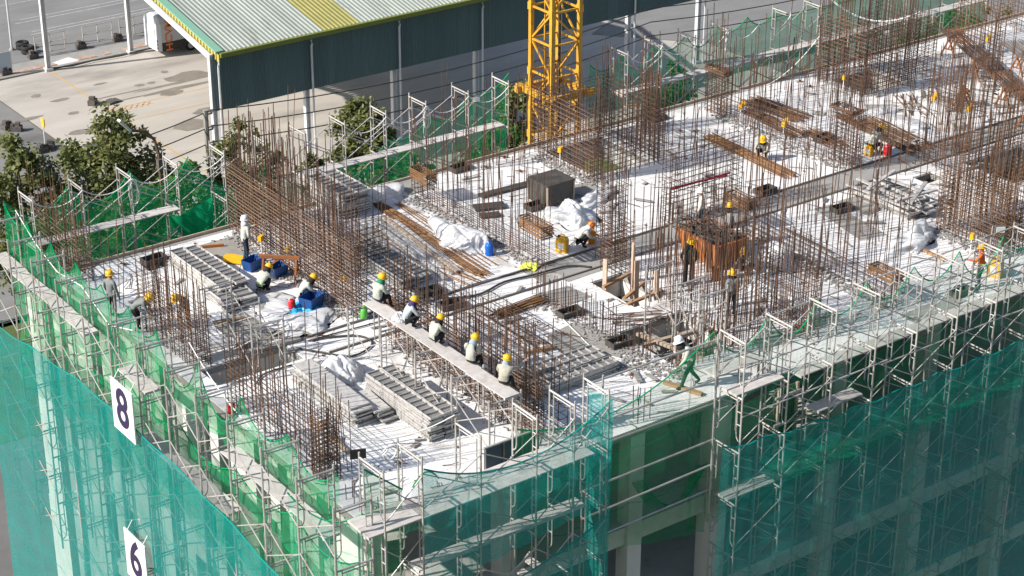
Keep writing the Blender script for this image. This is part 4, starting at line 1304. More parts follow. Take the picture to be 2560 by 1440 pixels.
bundle('long rusty bars lying on orange trestles at the upper right', (39.6, 17.2), (35.2, 8.4), .8, 12, m_rebar, z0=.85, layers=2)
bundle('pale long bars on trestles at the right edge', (40.5, 14.6), (37.5, 8.0), 1.1, 14, m_darkbar, z0=.85, layers=2)
bundle('dark bars lying under the trestles at the right edge', (38.2, 13.6), (35.4, 7.8), .8, 10, m_darkbar, z0=.45, layers=1)
bundle('short rusty frame of bars lying flat near the blue bottle', (10.3, 11.8), (10.6, 10.2), .9, 5, m_rustlt, layers=2)
bundle('brown bars heaped left of the starter row, right of the seated workers', (9.5, 7.75), (11.35, 7.85), .28, 6, m_rustlt, layers=4)
bundle('rusty scrap bars beside the stairwell', (12.3, 5.5), (14.0, 5.0), .7, 7, m_rust, layers=1, spread=.4)
bundle('scrap bars lying beyond the bin near the orange stool', (34.0, 14.2), (32.8, 12.4), .9, 8, m_rust, layers=1, spread=.5)
# lying beam cages
for i, (x, y0, y1, d) in enumerate([(8.7, 8.5, 4.6, 'dark beam cage lying on the deck right of the seated workers'), (9.5, 8.3, 4.8, 'second beam cage lying close beside the first one')]):
    t = thing('beam_cage', d, 'rebar', (x, y0, 0), 'beam cages lying on the deck')
    for dx in (-.22, .22):
        for z in (.08, .35, .62):
            rod('bar', (x + dx, y0, z), (x + dx, y1, z), .013, m_rebar, t)
    for k in range(18):
        y = y0 + (y1 - y0) * k / 17
        MB().tube([(-.24, 0, .06), (.24, 0, .06), (.24, 0, .64), (-.24, 0, .64)], .01, 4, True).build('stirrup', m_rebar, t, (0, y - y0, 0))

# rubble strips at the wall feet
chips = [MB().box((0, 0, 0), (1, .7, .55), .4).mesh('chip', m_rubble)]


def rubble(label, x0, y0, x1, y1, wd, n_):
    mb = MB()
    a, b = V((x0, y0, 0)), V((x1, y1, 0))
    d = (b - a).normalized()
    s = V((-d.y, d.x, 0))
    for i in range(n_):
        p = a.lerp(b, random.random()) + s * random.gauss(0, wd * .4)
        z = random.uniform(.025, .06)
        mb.box((p.x, p.y, z * .4), (z * U(.8, 1.8), z * U(.7, 1.3), z), U(0, 3))
    o = mb.at_base('rubble', m_rubble, a)
    tag(o, label, 'rubble', kind='stuff')


rubble('grey rubble along the foot of the low wall by the blue bottle', 12.55, 17, 12.7, 9.9, .5, 700)
rubble('grey rubble along the foot of the long wall right of the bin', 19.9, 8.4, 19.75, 1.4, .5, 600)
rubble('grey rubble along the foot of the dense back wall', 6.0, 18, 5.9, 10.2, .45, 500)
rubble('grey rubble under the seated workers wall', 5.95, 8.2, 5.95, 1.2, .25, 150)
rubble('grey rubble by the starter bars near the stairwell', 11.3, 8.2, 11.4, 3, .45, 500)
rubble('dark rubble before the mesh wall beyond the corridor', 18.2, 9.95, 22.0, 9.98, .35, 450)
rubble('rubble in front of the core by the mast', 18.4, 17.6, 18.5, 14.2, .5, 450)
rubble('rubble along the back right wall', 26.5, 17, 26.6, 10, .45, 450)
rubble('rubble beside the rusty core', 25.2, 5.2, 25.2, 1.5, .5, 350)
rubble('rubble near the stairwell front edge', 10.6, 3.4, 11.8, 1.6, .6, 300)
# ================================================================ formwork panels in stacks
def panel_mesh(L, W, mat, ribs_up=True):
    mb = MB()
    hh = .052 if not ribs_up else .07
    mb.box((0, 0, .004 if ribs_up else hh - .004), (W - .02, L - .02, .008))
    for x in (-W / 2 + .01, W / 2 - .01):
        mb.box((x, 0, hh / 2), (.02, L, hh))
    n_ = int(L / .26)
    for i in range(n_ + 1):
        y = -L / 2 + .012 + (L - .024) * i / n_
        mb.box((0, y, hh / 2 - .004), (W - .045, .018, hh - .01))
    me = mb.mesh('form_panel', mat)
    if ribs_up:
        me.materials.append(m_formshade)  # plate faces take the aluminium colour darkened for shade
        for k in range(6):
            me.polygons[k].material_index = 1
    return me


PM = {}


def pstack(where, x, y, L, W, nx, layers, rz=0.0, mess=.02, group=None, up=1, gap=.03, mat=None, z0=.0):
    mat = mat or m_form
    for up_ in (0, 1):
        key = (L, W, up_, mat.name)
        if key not in PM:
            PM[key] = panel_mesh(L, W, mat, bool(up_))
    ca, sa = math.cos(rz), math.sin(rz)
    for c in range(nx):
        for k in range(layers):
            ox = (c - (nx - 1) / 2) * (W + gap) + U(-mess, mess)
            oy = U(-mess, mess) * 4
            topl = k == layers - 1
            col = '' if nx == 1 else ', ' + (['left', 'right'] if nx == 2 else ['left', 'middle', 'right'])[c] + ' column'
            lab = f'{"topmost" if topl else ordinal(k)} form tray{"" if topl else " from the bottom"}{col}, stack {where}'
            o = put('aluminium_formwork', PM[(L, W, 1 if (topl and up) else 0, mat.name)], None, (x + ox * ca - oy * sa, y + ox * sa + oy * ca, z0 + .008 + k * .062), rz + U(-mess, mess) * 1.6)
            tag(o, lab, 'formwork', group or ('form trays ' + where))


pstack('near the back left corner', 3.72, 15.2, 3.3, .5, 2, 9, mess=.03)
pstack('before the back left stack', 3.5, 13.45, 1.0, .55, 2, 7, mess=.06)
pstack('at the back edge', 10.2, 17.9, 2.2, .55, 2, 14, mess=.025)
pstack('behind the first sitter', 8.75, 12.6, 3.0, .5, 2, 6, mess=.04)
pstack('left of the near heap', 2.75, 6.2, 3.2, .62, 1, 9, mess=.03, up=0)
pstack('slumping by the near heap', 3.3, 5.2, 1.3, .5, 1, 6, mess=.1, up=0)
pstack('on the near deck middle', 4.15, 4.3, 3.2, .46, 2, 12, mess=.015)
pstack('beyond the seated row', 8.9, 3.55, 2.9, .42, 3, 5, rz=R(92), mess=.03)
pstack('under the messy right boards', 25.9, 6.8, 2.6, .5, 3, 5, mess=.08)
for i, (a, b) in enumerate([((25.0, 8.4), (25.2, 5.6)), ((25.6, 8.5), (25.5, 5.4)), ((26.3, 8.2), (26.6, 5.6)), ((25.1, 6.2), (26.9, 6.0)), ((25.3, 5.7), (27.0, 6.6)), ((25.0, 7.4), (26.8, 7.9))]):
    A, B = V((*a, .40 + i * .035)), V((*b, .40 + i * .05))
    tag(MB().beam(A, B, .12, .06).at_base('board', m_form, A), f'loose grey board, {ordinal(i)} from the bottom on the messy right stack', 'board', 'loose boards on the right stack')
# long channels and timbers behind the first seated worker
for i in range(9):
    x = 8.1 + i * .24
    A, B = V((x + 1.0, 15.9 + U(-.4, .2), .05 + .05 * (i % 2))), V((x + U(.1, .4) + .3, 11.0 + U(-.3, .3), .05 + .05 * (i % 2)))
    tag(MB().beam(A, B, .1, .08).at_base('channel', [m_form, m_timberpale, m_form][i % 3], A), f'long pale channel, {ordinal(i)} from the left of the spread behind the seated row', 'channel', 'long channels behind the seated row')
# timber pieces
for i, (p, q, wd, d, mt) in enumerate([((1660, 955), (1755, 985), .14, 'rust brown timber lying at the feet of the bent worker', m_timber), ((820, 1080), (870, 1130), .1, 'pale batten lying left of the black sign', m_timberpale),
                                       ((505, 617), (560, 612), .07, 'thin orange batten near the back left corner', m_orange), ((540, 808), (615, 795), .08, 'brown batten on the grey patch by the opening', m_timber),
                                       ((1310, 880), (1385, 868), .12, 'short brown timber beside the lying beam cages', m_timber), ((960, 765), (985, 745), .1, 'short timber block near the hose end', m_timber),
                                       ((2310, 625), (2360, 650), .1, 'rusty batten on the white deck left of the orange worker', m_timber), ((1560, 265), (1600, 262), .06, 'thin batten near the back edge beyond the core', m_timber),
                                       ((1200, 490), (1335, 455), .32, 'long black film faced board lying left of the black form box', m_ply), ((1185, 520), (1262, 512), .5, 'black film boards stacked flat left of the black form box', m_ply), ((1200, 540), (1250, 535), .35, 'small black film board lying by the low wall', m_ply),
                                       ((1030, 720), (1090, 735), .3, 'dark folded form lying behind the seated row', m_ply), ((600, 885), (750, 845), .22, 'weathered plank bridging the deck opening', m_patch), ((1380, 905), (1470, 880), .07, 'thin grey pipe lying on the screed patch', m_galv),
                                       ((1960, 570), (2080, 630), .05, 'thin grey bar framing the deck right of the long wall', m_darkbar)]):
    A, B = at(*p, .06), at(*q, .06)
    tag(MB().beam(A, B, wd, .08).at_base('timber', mt, A), d, 'timber')
# black form box
c = at(1320, 505)
t = thing('form_box', 'black film faced form box standing on the middle of the deck', 'box', (16.4, 14.05, 0), rz=.02)
MB().box((0, 0, .8), (1.22, 1.12, .06)).build('lid', m_ply, t)
for x in (-.54, .54):
    MB().box((x, 0, .385), (.05, .96, .77)).build('side', m_ply, t)
for y in (-.49, .49):
    MB().box((0, y, .385), (1.1, .05, .77)).build('end', m_ply, t)
for x in (-.575, .575):
    for y in (-.525, .525):
        MB().box((x, y, .385), (.05, .05, .77)).build('corner_post', m_timberpale, t)
# orange bin with scrap
t = thing('waste_bin', 'orange steel skip filled with dark pipes and scrap', 'skip', (17.65, 7.15, 0), rz=0)
bw, bl, bh = 1.3, 1.95, .92
bt = 1.25
mb = MB()
for sx in (-1, 1):
    mb.v += []
n0 = []
for z, s in ((.12, .82), (bh, 1.0)):
    for x, y in ((-1, -1), (1, -1), (1, 1), (-1, 1)):
        mb.v.append((x * bw / 2 * s, y * bl / 2 * s, z))
for z, s in ((bh, .95), (.16, .77)):
    for x, y in ((-1, -1), (1, -1), (1, 1), (-1, 1)):
        mb.v.append((x * bw / 2 * s, y * bl / 2 * s, z))
for a in (0, 4, 8):
    for i in range(4):
        mb.f.append((a + i, a + (i + 1) % 4, a + 4 + (i + 1) % 4, a + 4 + i))
mb.f += [(3, 2, 1, 0), (12, 13, 14, 15)]
mb.build('body', m_orange, t)
mb = MB()
for x in (-1, 1):
    mb.beam((x * bw / 2, -bl / 2, bh), (x * bw / 2, bl / 2, bh), .07, .07)
for y in (-1, 1):
    mb.beam((-bw / 2, y * bl / 2, bh), (bw / 2, y * bl / 2, bh), .07, .07)
mb.build('rim', m_orange, t)
for y in (-.6, 0, .6):
    for s in (-1, 1):
        MB().beam((s * bw / 2 * .86, y, .16), (s * bw / 2 * 1.02, y, bh - .04), .06, .06).build('rib', m_orange, t)
for y in (-.55, .55):
    MB().box((0, y, .06), (1.0, .14, .12)).build('skid', m_orange, t)
mb = MB()
for i in range(190):
    a = V((U(-.55, .55), U(-.85, .85), bh - .16 + U(0, .3)))
    d = V((U(-.35, .35), U(-1, 1), U(-.1, .1))).normalized() * U(.3, .9)
    b = a + d
    b.x = max(-.58, min(.58, b.x))
    b.y = max(-.9, min(.9, b.y))
    mb.tube([a, b], .024, 5)
o = tag(mb.build('scrap_pipes', m_block, None, (17.65, 7.15, 0)), 'dark pipe offcuts heaped in the orange skip', 'scrap', kind='stuff')
MB().box((0, 0, .0), (1.1, 1.7, .04)).build('fill', m_block, t, (0, 0, bh - .25))
# orange cone-like bucket before the bin
tag(MB().lathe([(.1, 0), (.13, 0), (.15, .42), (.11, .42), (.09, .05)], 14).build('bucket', m_orange, loc=(16.75, 5.9, 0), smooth=True), 'narrow orange bucket standing in front of the skip', 'bucket')


# ---------------------------------------------------------------- plastic heaps
def heap(label, px, py, rx, ry, h, seed, rz=0.0, name='plastic_heap'):
    c = at(px, py)
    h *= .8
    rx, ry = rx * 1.08, ry * 1.08
    bm = bmesh.new()
    bmesh.ops.create_icosphere(bm, subdivisions=5, radius=1)
    ca, sa = math.cos(rz), math.sin(rz)
    for v in bm.verts:
        p = v.co.copy()
        n1 = noise.noise(p * 1.3 + V((seed, 0, 0)))
        n2 = abs(noise.noise(V((p.x * 3.2, p.y * 1.4, p.z * 2)) + V((0, seed, 3)))) - .25
        n3 = abs(noise.noise(p * 6 + V((seed, 3, 0)))) - .25
        k = 1 + .55 * n1 - .42 * n2 - .08 * n3
        x, y, z = p.x * rx * k, p.y * ry * k, p.z
        z = h * max(-.02, z * k) if z > -.1 else -.01
        if z < .06 * h:
            x *= 1.12 + .1 * n2
            y *= 1.12
        v.co = (x * ca - y * sa, x * sa + y * ca, z + .01)
    me = bpy.data.meshes.new(name)
    bm.to_mesh(me)
    bm.free()
    me.materials.append(m_bag)
    me.polygons.foreach_set('use_smooth', [True] * len(me.polygons))
    tag(put(name, me, None, c), label, 'plastic sheet')


heap('white plastic heap at the back edge over the long rust bundle', 955, 500, .85, .5, .5, 1, .2)
heap('large white plastic heap left of the blue water bottle', 1150, 605, .55, 1.15, .75, 2, .1)
heap('white plastic heap in front of the black form box', 1430, 548, .6, .8, .6, 3)
heap('flat plastic sheet lying right of the black form box', 1490, 498, .9, .35, .28, 4, .4)
heap('white plastic heap right of the skip behind the tall bars', 1925, 655, .6, .8, .6, 5)
heap('low white plastic sheet on the deck right of the stairwell', 1935, 735, .5, 1.1, .35, 6)
heap('white plastic heap in front of the messy right stack', 2285, 600, 1.25, .5, .5, 7, .4)
heap('white plastic heap behind the near left panel stack', 845, 935, .45, .6, .55, 8)
heap('crumpled clear sheet by the deck opening', 770, 805, .8, .6, .2, 9, .5)
heap('clear sheet trailing in front of the squatting workers', 690, 765, .6, .8, .14, 10, .4)
heap('white plastic heap at the far right on the deck', 2535, 700 - 470, .7, .6, .4, 11)
heap('small white sack on the seated workers plank', 1015, 800, .16, .18, .25, 12)
bpy.data.objects['plastic_heap.011'].location = (5.15, 6.4, 1.77)
heap('white sheet beside the wide dark bed of bars', 2260, 310, .5, 1.3, .15, 13, .2)
heap('white sheet lying left of the wide dark bed of bars', 2190, 285, 1.0, .4, .16, 14, .1)


# ---------------------------------------------------------------- containers
def jerrycan(label, c, rz=0.0, mat=None, sc=1.0):
    t = thing('jerrycan', label, 'jerrycan', c, None, rz)
    mb = MB()
    prof = [(.0, .02, .9), (.0, .0, .96), (.05, .0, 1), (.38, 0, 1), (.44, 0, .86), (.47, 0, .6)]
    for z, _, s in ((.0, 0, .94), (.02, 0, 1), (.36, 0, 1), (.42, 0, .85), (.45, 0, .55)):
        for x, y in ((-.13, -.15), (-.10, -.17), (.10, -.17), (.13, -.15), (.13, .15), (.10, .17), (-.10, .17), (-.13, .15)):
            mb.v.append((x * s * sc, y * s * sc, z * sc))
    for i in range(4):
        for j in range(8):
            mb.f.append((i * 8 + j, i * 8 + (j + 1) % 8, i * 8 + 8 + (j + 1) % 8, i * 8 + 8 + j))
    mb.f += [tuple(reversed(range(8))), tuple(range(32, 40))]
    mb.build('can', mat or m_yplast, t)
    MB().tube([(0, -.1 * sc, .42 * sc), (0, -.06 * sc, .52 * sc), (0, .04 * sc, .52 * sc), (0, .08 * sc, .43 * sc)], .02, 5).build('handle', mat or m_yplast, t)
    MB().lathe([(.045, 0), (.045, .05), (.03, .06)], 10, (0, .1 * sc, .44 * sc)).build('cap', m_black, t)
    MB().box((-.131 * sc, 0, .2 * sc), (.006, .17 * sc, .2 * sc)).build('paper_label', m_white, t)
    return t


jerrycan('yellow jerrycan with dark cap standing near the orange helmet worker', at(1405, 628), .6, sc=1.15)
jerrycan('cut orange yellow can in front of the orange helmet worker', at(1478, 606), -.4, M('orange_can', (.8, .33, .02), .4))
jerrycan('yellow can standing by the front edge beside the orange vest worker', at(2487, 690), .3, sc=1.3)
t = thing('water_bottle', 'blue water cooler bottle standing alone on the white deck', 'bottle', at(1223, 638))
MB().lathe([(.1, 0), (.135, .02), (.14, .08), (.128, .11), (.14, .14), (.128, .19), (.14, .22), (.14, .34), (.12, .40), (.06, .44), (.035, .47), (.035, .5)], 18).build('body', m_bottle, t, smooth=True)
MB().lathe([(.042, .495), (.042, .53), (.03, .535)], 12).build('cap', m_blue, t)


def jug(label, c, mat, h=.36, r=.11):
    t = thing('water_jug', label, 'jug', c)
    MB().lathe([(r * .92, 0), (r, .02), (r, h * .72), (r * .9, h * .78)], 16).build('body', mat, t, smooth=True)
    MB().lathe([(r * 1.03, h * .78), (r * 1.03, h * .88), (r * .5, h), (r * .2, h * 1.02)], 16).build('lid', mat, t, smooth=True)
    MB().tube([(-r * .9, 0, h * .85), (-r * .6, 0, h * 1.15), (r * .6, 0, h * 1.15), (r * .9, 0, h * .85)], .014, 5).build('handle', m_white, t)


jug('red water jug beside the squatting worker at the left', at(730, 775), m_red)
jug('red water jug beside the sitting worker at the upper right', at(2218, 388), m_red, .42, .14)
jug('red jug behind the net at the left deck edge', at(571, 1036) + V((.1, 0, 0)), m_red, .34)
t = thing('green_bottle', 'green drink bottle standing left of the seated workers plank', 'bottle', at(910, 797))
MB().lathe([(.1, 0), (.115, .02), (.115, .26), (.1, .33), (.06, .36)], 14).build('body', m_greenp, t, smooth=True)
MB().lathe([(.065, .36), (.065, .42), (.05, .43)], 12).build('cap', m_greenp, t)


def basket(label, c, rz=0.0, sx=.62, sy=.42, h=.36, mat=None):
    mat = mat or m_blue
    t = thing('basket', label, 'basket', c, None, rz)
    mb = MB()
    for z, s in ((0, .82), (h, 1.0)):
        for x, y in ((-1, -1), (1, -1), (1, 1), (-1, 1)):
            mb.v.append((x * sx / 2 * s, y * sy / 2 * s, z + .005))
    for z, s in ((h, .94), (.03, .76)):
        for x, y in ((-1, -1), (1, -1), (1, 1), (-1, 1)):
            mb.v.append((x * sx / 2 * s, y * sy / 2 * s, z))
    for a in (0, 4, 8):
        for i in range(4):
            mb.f.append((a + i, a + (i + 1) % 4, a + 4 + (i + 1) % 4, a + 4 + i))
    mb.f += [(3, 2, 1, 0), (12, 13, 14, 15)]
    mb.build('body', mat, t)
    for y in (-1, 1):
        MB().tube([(-.12, y * sy / 2, h), (-.1, y * sy / 2, h + .12), (.1, y * sy / 2, h + .12), (.12, y * sy / 2, h)], .014, 5).build('handle', mat, t)


basket('blue tool basket at the feet of the hooded worker', at(632, 672), .3)
basket('dark blue tool basket before the squatting worker at the left', at(780, 768), .4, .72, .5, .42)
basket('blue basket under the orange trestle', at(694, 688), .2)
c = at(760, 775)
bm = bmesh.new()
bmesh.ops.create_grid(bm, x_segments=14, y_segments=14, size=.5)
for v in bm.verts:
    v.co.z = .12 + .16 * noise.noise(v.co * 3.5) + .1 * noise.noise(v.co * 8)
    v.co.z = max(.012, v.co.z * (1 - (v.co.length / .7) ** 2))
me = bpy.data.meshes.new('sheet')
bm.to_mesh(me)
bm.free()
me.materials.append(m_cyan)
tag(put('blue_sheet', me, None, c, .4), 'crumpled bright blue sheet beside the dark blue basket', 'sheet')
A = at(592, 655)
t = thing('yellow_board', 'yellow folded plastic board lying left of the hooded worker', 'board', A, None, -.95)
MB().box((0, -.12, .08), (.95, .26, .03)).build('leaf', m_yplast, t)
MB().box((0, .13, .12), (.95, .26, .03)).build('leaf', m_yplast, t)
MB().box((0, .0, .045), (.9, .4, .06)).build('core', m_yplast, t)


def trestle(label, c, rz, L=1.3, h=.8, mat=None):
    t = thing('trestle', label, 'trestle', c, 'orange steel trestles', rz)
    mat = mat or m_trestle
    MB().box((0, 0, h), (L, .1, .1)).build('top_bar', mat, t)
    for x in (-L / 2 + .12, L / 2 - .12):
        for y in (-.32, .32):
            MB().beam((x, 0, h - .03), (x, y, .01), .06, .06, (1, 0, 0)).build('leg', mat, t)
        MB().beam((x, -.2, h * .4), (x, .2, h * .4), .045, .045).build('spreader', mat, t)
    for s in (-1, 1):
        MB().beam((s * (L / 2 - .12), 0, h * .42), (0, 0, h - .05), .045, .045).build('brace', mat, t)
    return t


trestle('orange trestle standing behind the squatting workers at the left', at(702, 700), -.75)
trestle('orange trestle under the long bars, rear one at the upper right', (39.4, 16.6, 0), .25)
trestle('orange trestle under the long bars, second from the back', (38.0, 14.0, 0), .25)
trestle('orange trestle under the long bars, third from the back', (36.6, 11.2, 0), .25)
trestle('orange trestle under the long bars near the right edge', (35.6, 9.2, 0), .25)
trestle('orange trestle under the pale bars at the right edge', (39.9, 13.4, 0), .25)
trestle('small orange frame standing left of the long bars', (34.9, 12.0, 0), 1.2, .6, .75)
# yellow capped stakes with warning boxes
for i, (px, py, two, d) in enumerate([(724, 668, 0, 'beside the dense back wall, near the trestle'), (862, 745, 0, 'at the near end of the dense back wall'), (1400, 415, 0, 'left of the core in front of the mast'), (1850, 305, 1, 'at the back right wall, rear one'),
                                      (1957, 350, 1, 'at the back right wall, front one'), (2107, 232, 0, 'in front of the tall core'), (2425, 635, 0, 'beside the rusty core'), (2465, 135, 1, 'near the upper right corner'), (2330, 285, 1, 'right of the bed of bars'), (2418, 312, 1, 'further right of the bed of bars'),
                                      (655, 640, 0, 'at the hooded worker hands')]):
    c = at(px, py)
    t = thing('conduit_stub', f'white conduit stub with yellow socket box {d}', 'conduit', c, 'conduit stubs with yellow boxes')
    rod('pipe', c, c + V((0, 0, .55)), .022, m_white, t, 6)
    MB().box((0, 0, .64), (.2, .12, .17), .5).build('socket_box', m_yplast, t)
    if two:
        MB().box((.22, .1, .7), (.17, .12, .15), .8).build('socket_box', m_yplast, t)
# timber shores in the opening
for i, (x, y, h, d) in enumerate([(13.6, 7.6, .9, 'left rear'), (14.45, 7.3, 1.35, 'tall right rear'), (14.1, 6.6, 1.1, 'middle'), (14.5, 6.1, .9, 'right front')]):
    tag(MB().beam((0, 0, -2.9), (U(-.05, .05), U(-.05, .05), h), .16, .05).build('timber_shore', m_timberpale if i != 1 else M('pinkish_timber', (.55, .36, .26), .8), None, (x, y, 0)), f'upright timber shore in the square opening, {d} one', 'timber')
for i, (a, b) in enumerate([((13.4, 6.4, .05), (14.7, 7.0, .05)), ((13.4, 7.4, .08), (14.7, 7.7, .08)), ((13.3, 6.1, .02), (14.8, 6.2, .06))]):
    tag(MB().beam(a, b, .1, .08).at_base('timber', m_timber, a), f'timber laid across the square opening, {["middle", "rear", "front"][i]} one', 'timber')
for i, (a, b) in enumerate([((11.9, 3.9, -.1), (14.2, 3.5, .0)), ((11.9, 2.9, -.15), (14.1, 2.6, -.05)), ((12.4, 4.5, -.05), (12.9, 2.1, -.05))]):
    tag(MB().beam(a, b, .14, .1).at_base('timber', m_timberpale, a), f'pale timber spanning the stairwell opening, {["rear", "front", "lengthwise"][i]} one', 'timber')
for i in range(6):
    x, y = 12.3 + .32 * i, 2.5 + .5 * (i % 3)
    tag(MB().lathe([(.05, -3), (.05, -.2), (.07, -.18), (.07, -.1), (.04, -.08), (.04, U(.3, .7))], 8).build('prop', m_form, None, (x, y, 0)), f'grey steel prop in the stairwell opening, {ordinal(i)} from the left', 'prop', 'props in the stairwell')
# red pipe on the mesh wall
tag(MB().tube([at(1676, 474, 1.25), at(1825, 432, 1.35)], .035, 6).tube([at(1680, 470, 1.28), at(1818, 438, 1.4)], .03, 6).at_base('red_pipe', M('dark_red', (.30, .02, .03), .5), at(1676, 474, 1.25)), 'dark red pipes resting on the square mesh wall', 'pipe')
# hoses and cords
for d, pts, r, mt in [
        ('dark concrete hose winding across the deck behind the seated row', [(905, 790), (960, 772), (1060, 745), (1130, 745), (1200, 735), (1260, 705), (1330, 688), (1420, 665), (1480, 668)], .035, m_hose),
        ('second thin hose lying along the deck joint', [(770, 852), (850, 830), (960, 800), (1060, 760), (1180, 712), (1300, 680), (1390, 655)], .022, m_hose),
        ('hose loop lying left of the scaffold with seated workers', [(740, 870), (800, 880), (880, 890), (930, 860), (900, 840), (830, 842), (780, 850)], .03, m_hose),
        ('pale cord lying across the grey screed patch', [(1395, 785), (1440, 830), (1490, 875), (1560, 900)], .018, m_rope),
        ('black cable loop before the orange helmet worker', [(1350, 570), (1390, 590), (1410, 620), (1440, 600), (1470, 575), (1500, 590), (1560, 575)], .015, m_hose),
        ('thin cord lying on the deck right of the bin', [(1880, 760), (1960, 735), (2010, 730)], .012, m_hose),
        ('curved black hose by the near left wall', [(640, 960), (660, 935), (720, 915), (780, 900)], .025, m_hose),
        ('white cord tangle on the dark bed of bars', [(2285, 352), (2300, 348), (2312, 356), (2292, 360), (2280, 354), (2305, 345), (2318, 350), (2296, 356)], .02, m_rope),
        ('teal cord trailing from the hooded worker hand', [(628, 612), (620, 640), (600, 680), (585, 730), (583, 770)], .012, m_gcloth)]:
    P = [at(x, y, r + (.02 if 'tangle' not in d else .14)) for x, y in pts]
    Q = []
    for i in range(len(P) - 1):
        p0, p1, p2, p3 = P[max(i - 1, 0)], P[i], P[i + 1], P[min(i + 2, len(P) - 1)]
        for k in range(6):
            f = k / 6
            Q.append(.5 * (2 * p1 + (p2 - p0) * f + (2 * p0 - 5 * p1 + 4 * p2 - p3) * f * f + (3 * p1 - p0 - 3 * p2 + p3) * f ** 3))
    Q.append(P[-1])
    if d.startswith('teal'):
        for i, q in enumerate(Q):
            q.z += .75 * max(0, 1 - i / 14)
    tag(MB().tube(Q, r, 6).at_base('hose', mt, P[0], smooth=True), d, 'hose')
# lime cloth, small debris
for i, (px, py, s, d, mt) in enumerate([(1325, 668, .28, 'crumpled lime yellow vest lying at the wall end', m_lime), (2050, 285, .2, 'small rag on the deck near the back', m_patch)]):
    c = at(px, py)
    bm = bmesh.new()
    bmesh.ops.create_grid(bm, x_segments=10, y_segments=10, size=s)
    for v in bm.verts:
        v.co.z = max(.012, (.07 + .12 * noise.noise(v.co * 9)) * (1 - (v.co.length / (s * 1.45)) ** 2))
        v.co.x *= 1 + .3 * noise.noise(v.co * 6 + V((3, 1, 0)))
    me = bpy.data.meshes.new('cloth')
    bm.to_mesh(me)
    bm.free()
    me.materials.append(mt)
    tag(put('cloth', me, None, c, .5), d, 'cloth')
mb = MB()
for i in range(420):
    p = V((U(.3, 40), U(.3, 18), 0))
    k = random.random()
    if k < .55:
        s = U(.02, .05)
        mb.box((p.x, p.y, s * .5 + .002), (s * 1.5, s, s), U(0, 3))
    else:
        a = U(0, 6.28)
        L = U(.08, .35)
        mb.tube([(p.x, p.y, .015), (p.x + math.cos(a) * L, p.y + math.sin(a) * L, .015)], .008, 4)
tag(mb.at_base('debris', m_rust, (20, 9, 0)), 'scattered offcuts and clips on the white deck', 'debris', kind='stuff')
mb, mb2 = MB(), MB()
for cx, cy, n_, sx, sy in [(13, 5, 40, 1.2, 1.2), (9.8, 6.5, 24, 1, 1.4), (17, 12.5, 26, 2, 1.4), (22.5, 13, 26, 1.5, 2), (23.5, 16.5, 26, 1.4, 1), (29.5, 16, 30, 1.6, 1.2), (33.5, 13, 46, 1.8, 1.2), (36, 11, 36, 1.6, 1.6), (31, 12, 20, 2, 1), (28, 7, 36, 1.5, 1),
                           (23, 6, 24, 1.5, 1.6), (17, 2.5, 26, 1.5, 1), (4.5, 10.8, 26, 1.2, .8), (4.2, 13.2, 22, .5, .6), (1.6, 16, 18, .8, 1.2), (15.5, 16.5, 20, 1.8, 1), (7.6, 10.5, 24, .8, 1.2), (21, 11.8, 26, 1.2, .8), (39, 15, 30, 2, 1.6), (10.3, 2, 24, 1.2, .8), (2.2, 2, 14, 1, 1)]:
    for i in range(n_):
        p = V((random.gauss(cx, sx), random.gauss(cy, sy), .02 + U(0, .05)))
        p.x, p.y = max(.3, p.x), min(18.1, max(.3, p.y))
        a = U(0, 6.28)
        L = U(.2, 1.1)
        q = p + V((math.cos(a) * L, math.sin(a) * L, U(0, .03)))
        if random.random() < .7:
            r_ = p.lerp(q, U(.3, .7)) + V((U(-.06, .06), U(-.06, .06), 0))
            mb.tube([p, r_, q], U(.008, .013), 4)
        else:
            mb2.beam(p, p.lerp(q, .7), U(.05, .16), .025)
tag(mb.at_base('bar_offcuts', m_rebar, (20, 9, 0)), 'bent bar offcuts strewn over the deck', 'offcuts', kind='stuff')
tag(mb2.at_base('board_scraps', m_patch, (20, 9, 0)), 'grey board scraps strewn over the deck', 'scraps', kind='stuff')
# wire clips clusters, each a small thing
clip = MB()
for k in range(5):
    a = k * 1.3
    clip.tube([(0, 0, .03), (math.cos(a) * .12, math.sin(a) * .12, .03 + .03 * (k % 2)), (math.cos(a + .5) * .2, math.sin(a + .5) * .2, .015)], .012, 4)
clip.box((0, 0, .05), (.08, .08, .06))
cme = clip.mesh('clip', m_rust)
for i, (px, py) in enumerate(sorted([(310, 663), (265, 693), (1215, 420), (1260, 395), (1300, 430), (2000, 205), (2025, 218), (1700, 330), (1735, 330), (1000, 1160), (1600, 915), (1580, 940), (2210, 770), (1290, 470)])):
    tag(put('clip_cluster', cme, None, at(px, py) + V((0, 0, .004)), U(0, 3)), f'small rusty clip cluster lying on the deck, {ordinal(i)} from the left of the picture', 'clips', 'clip clusters on the deck')
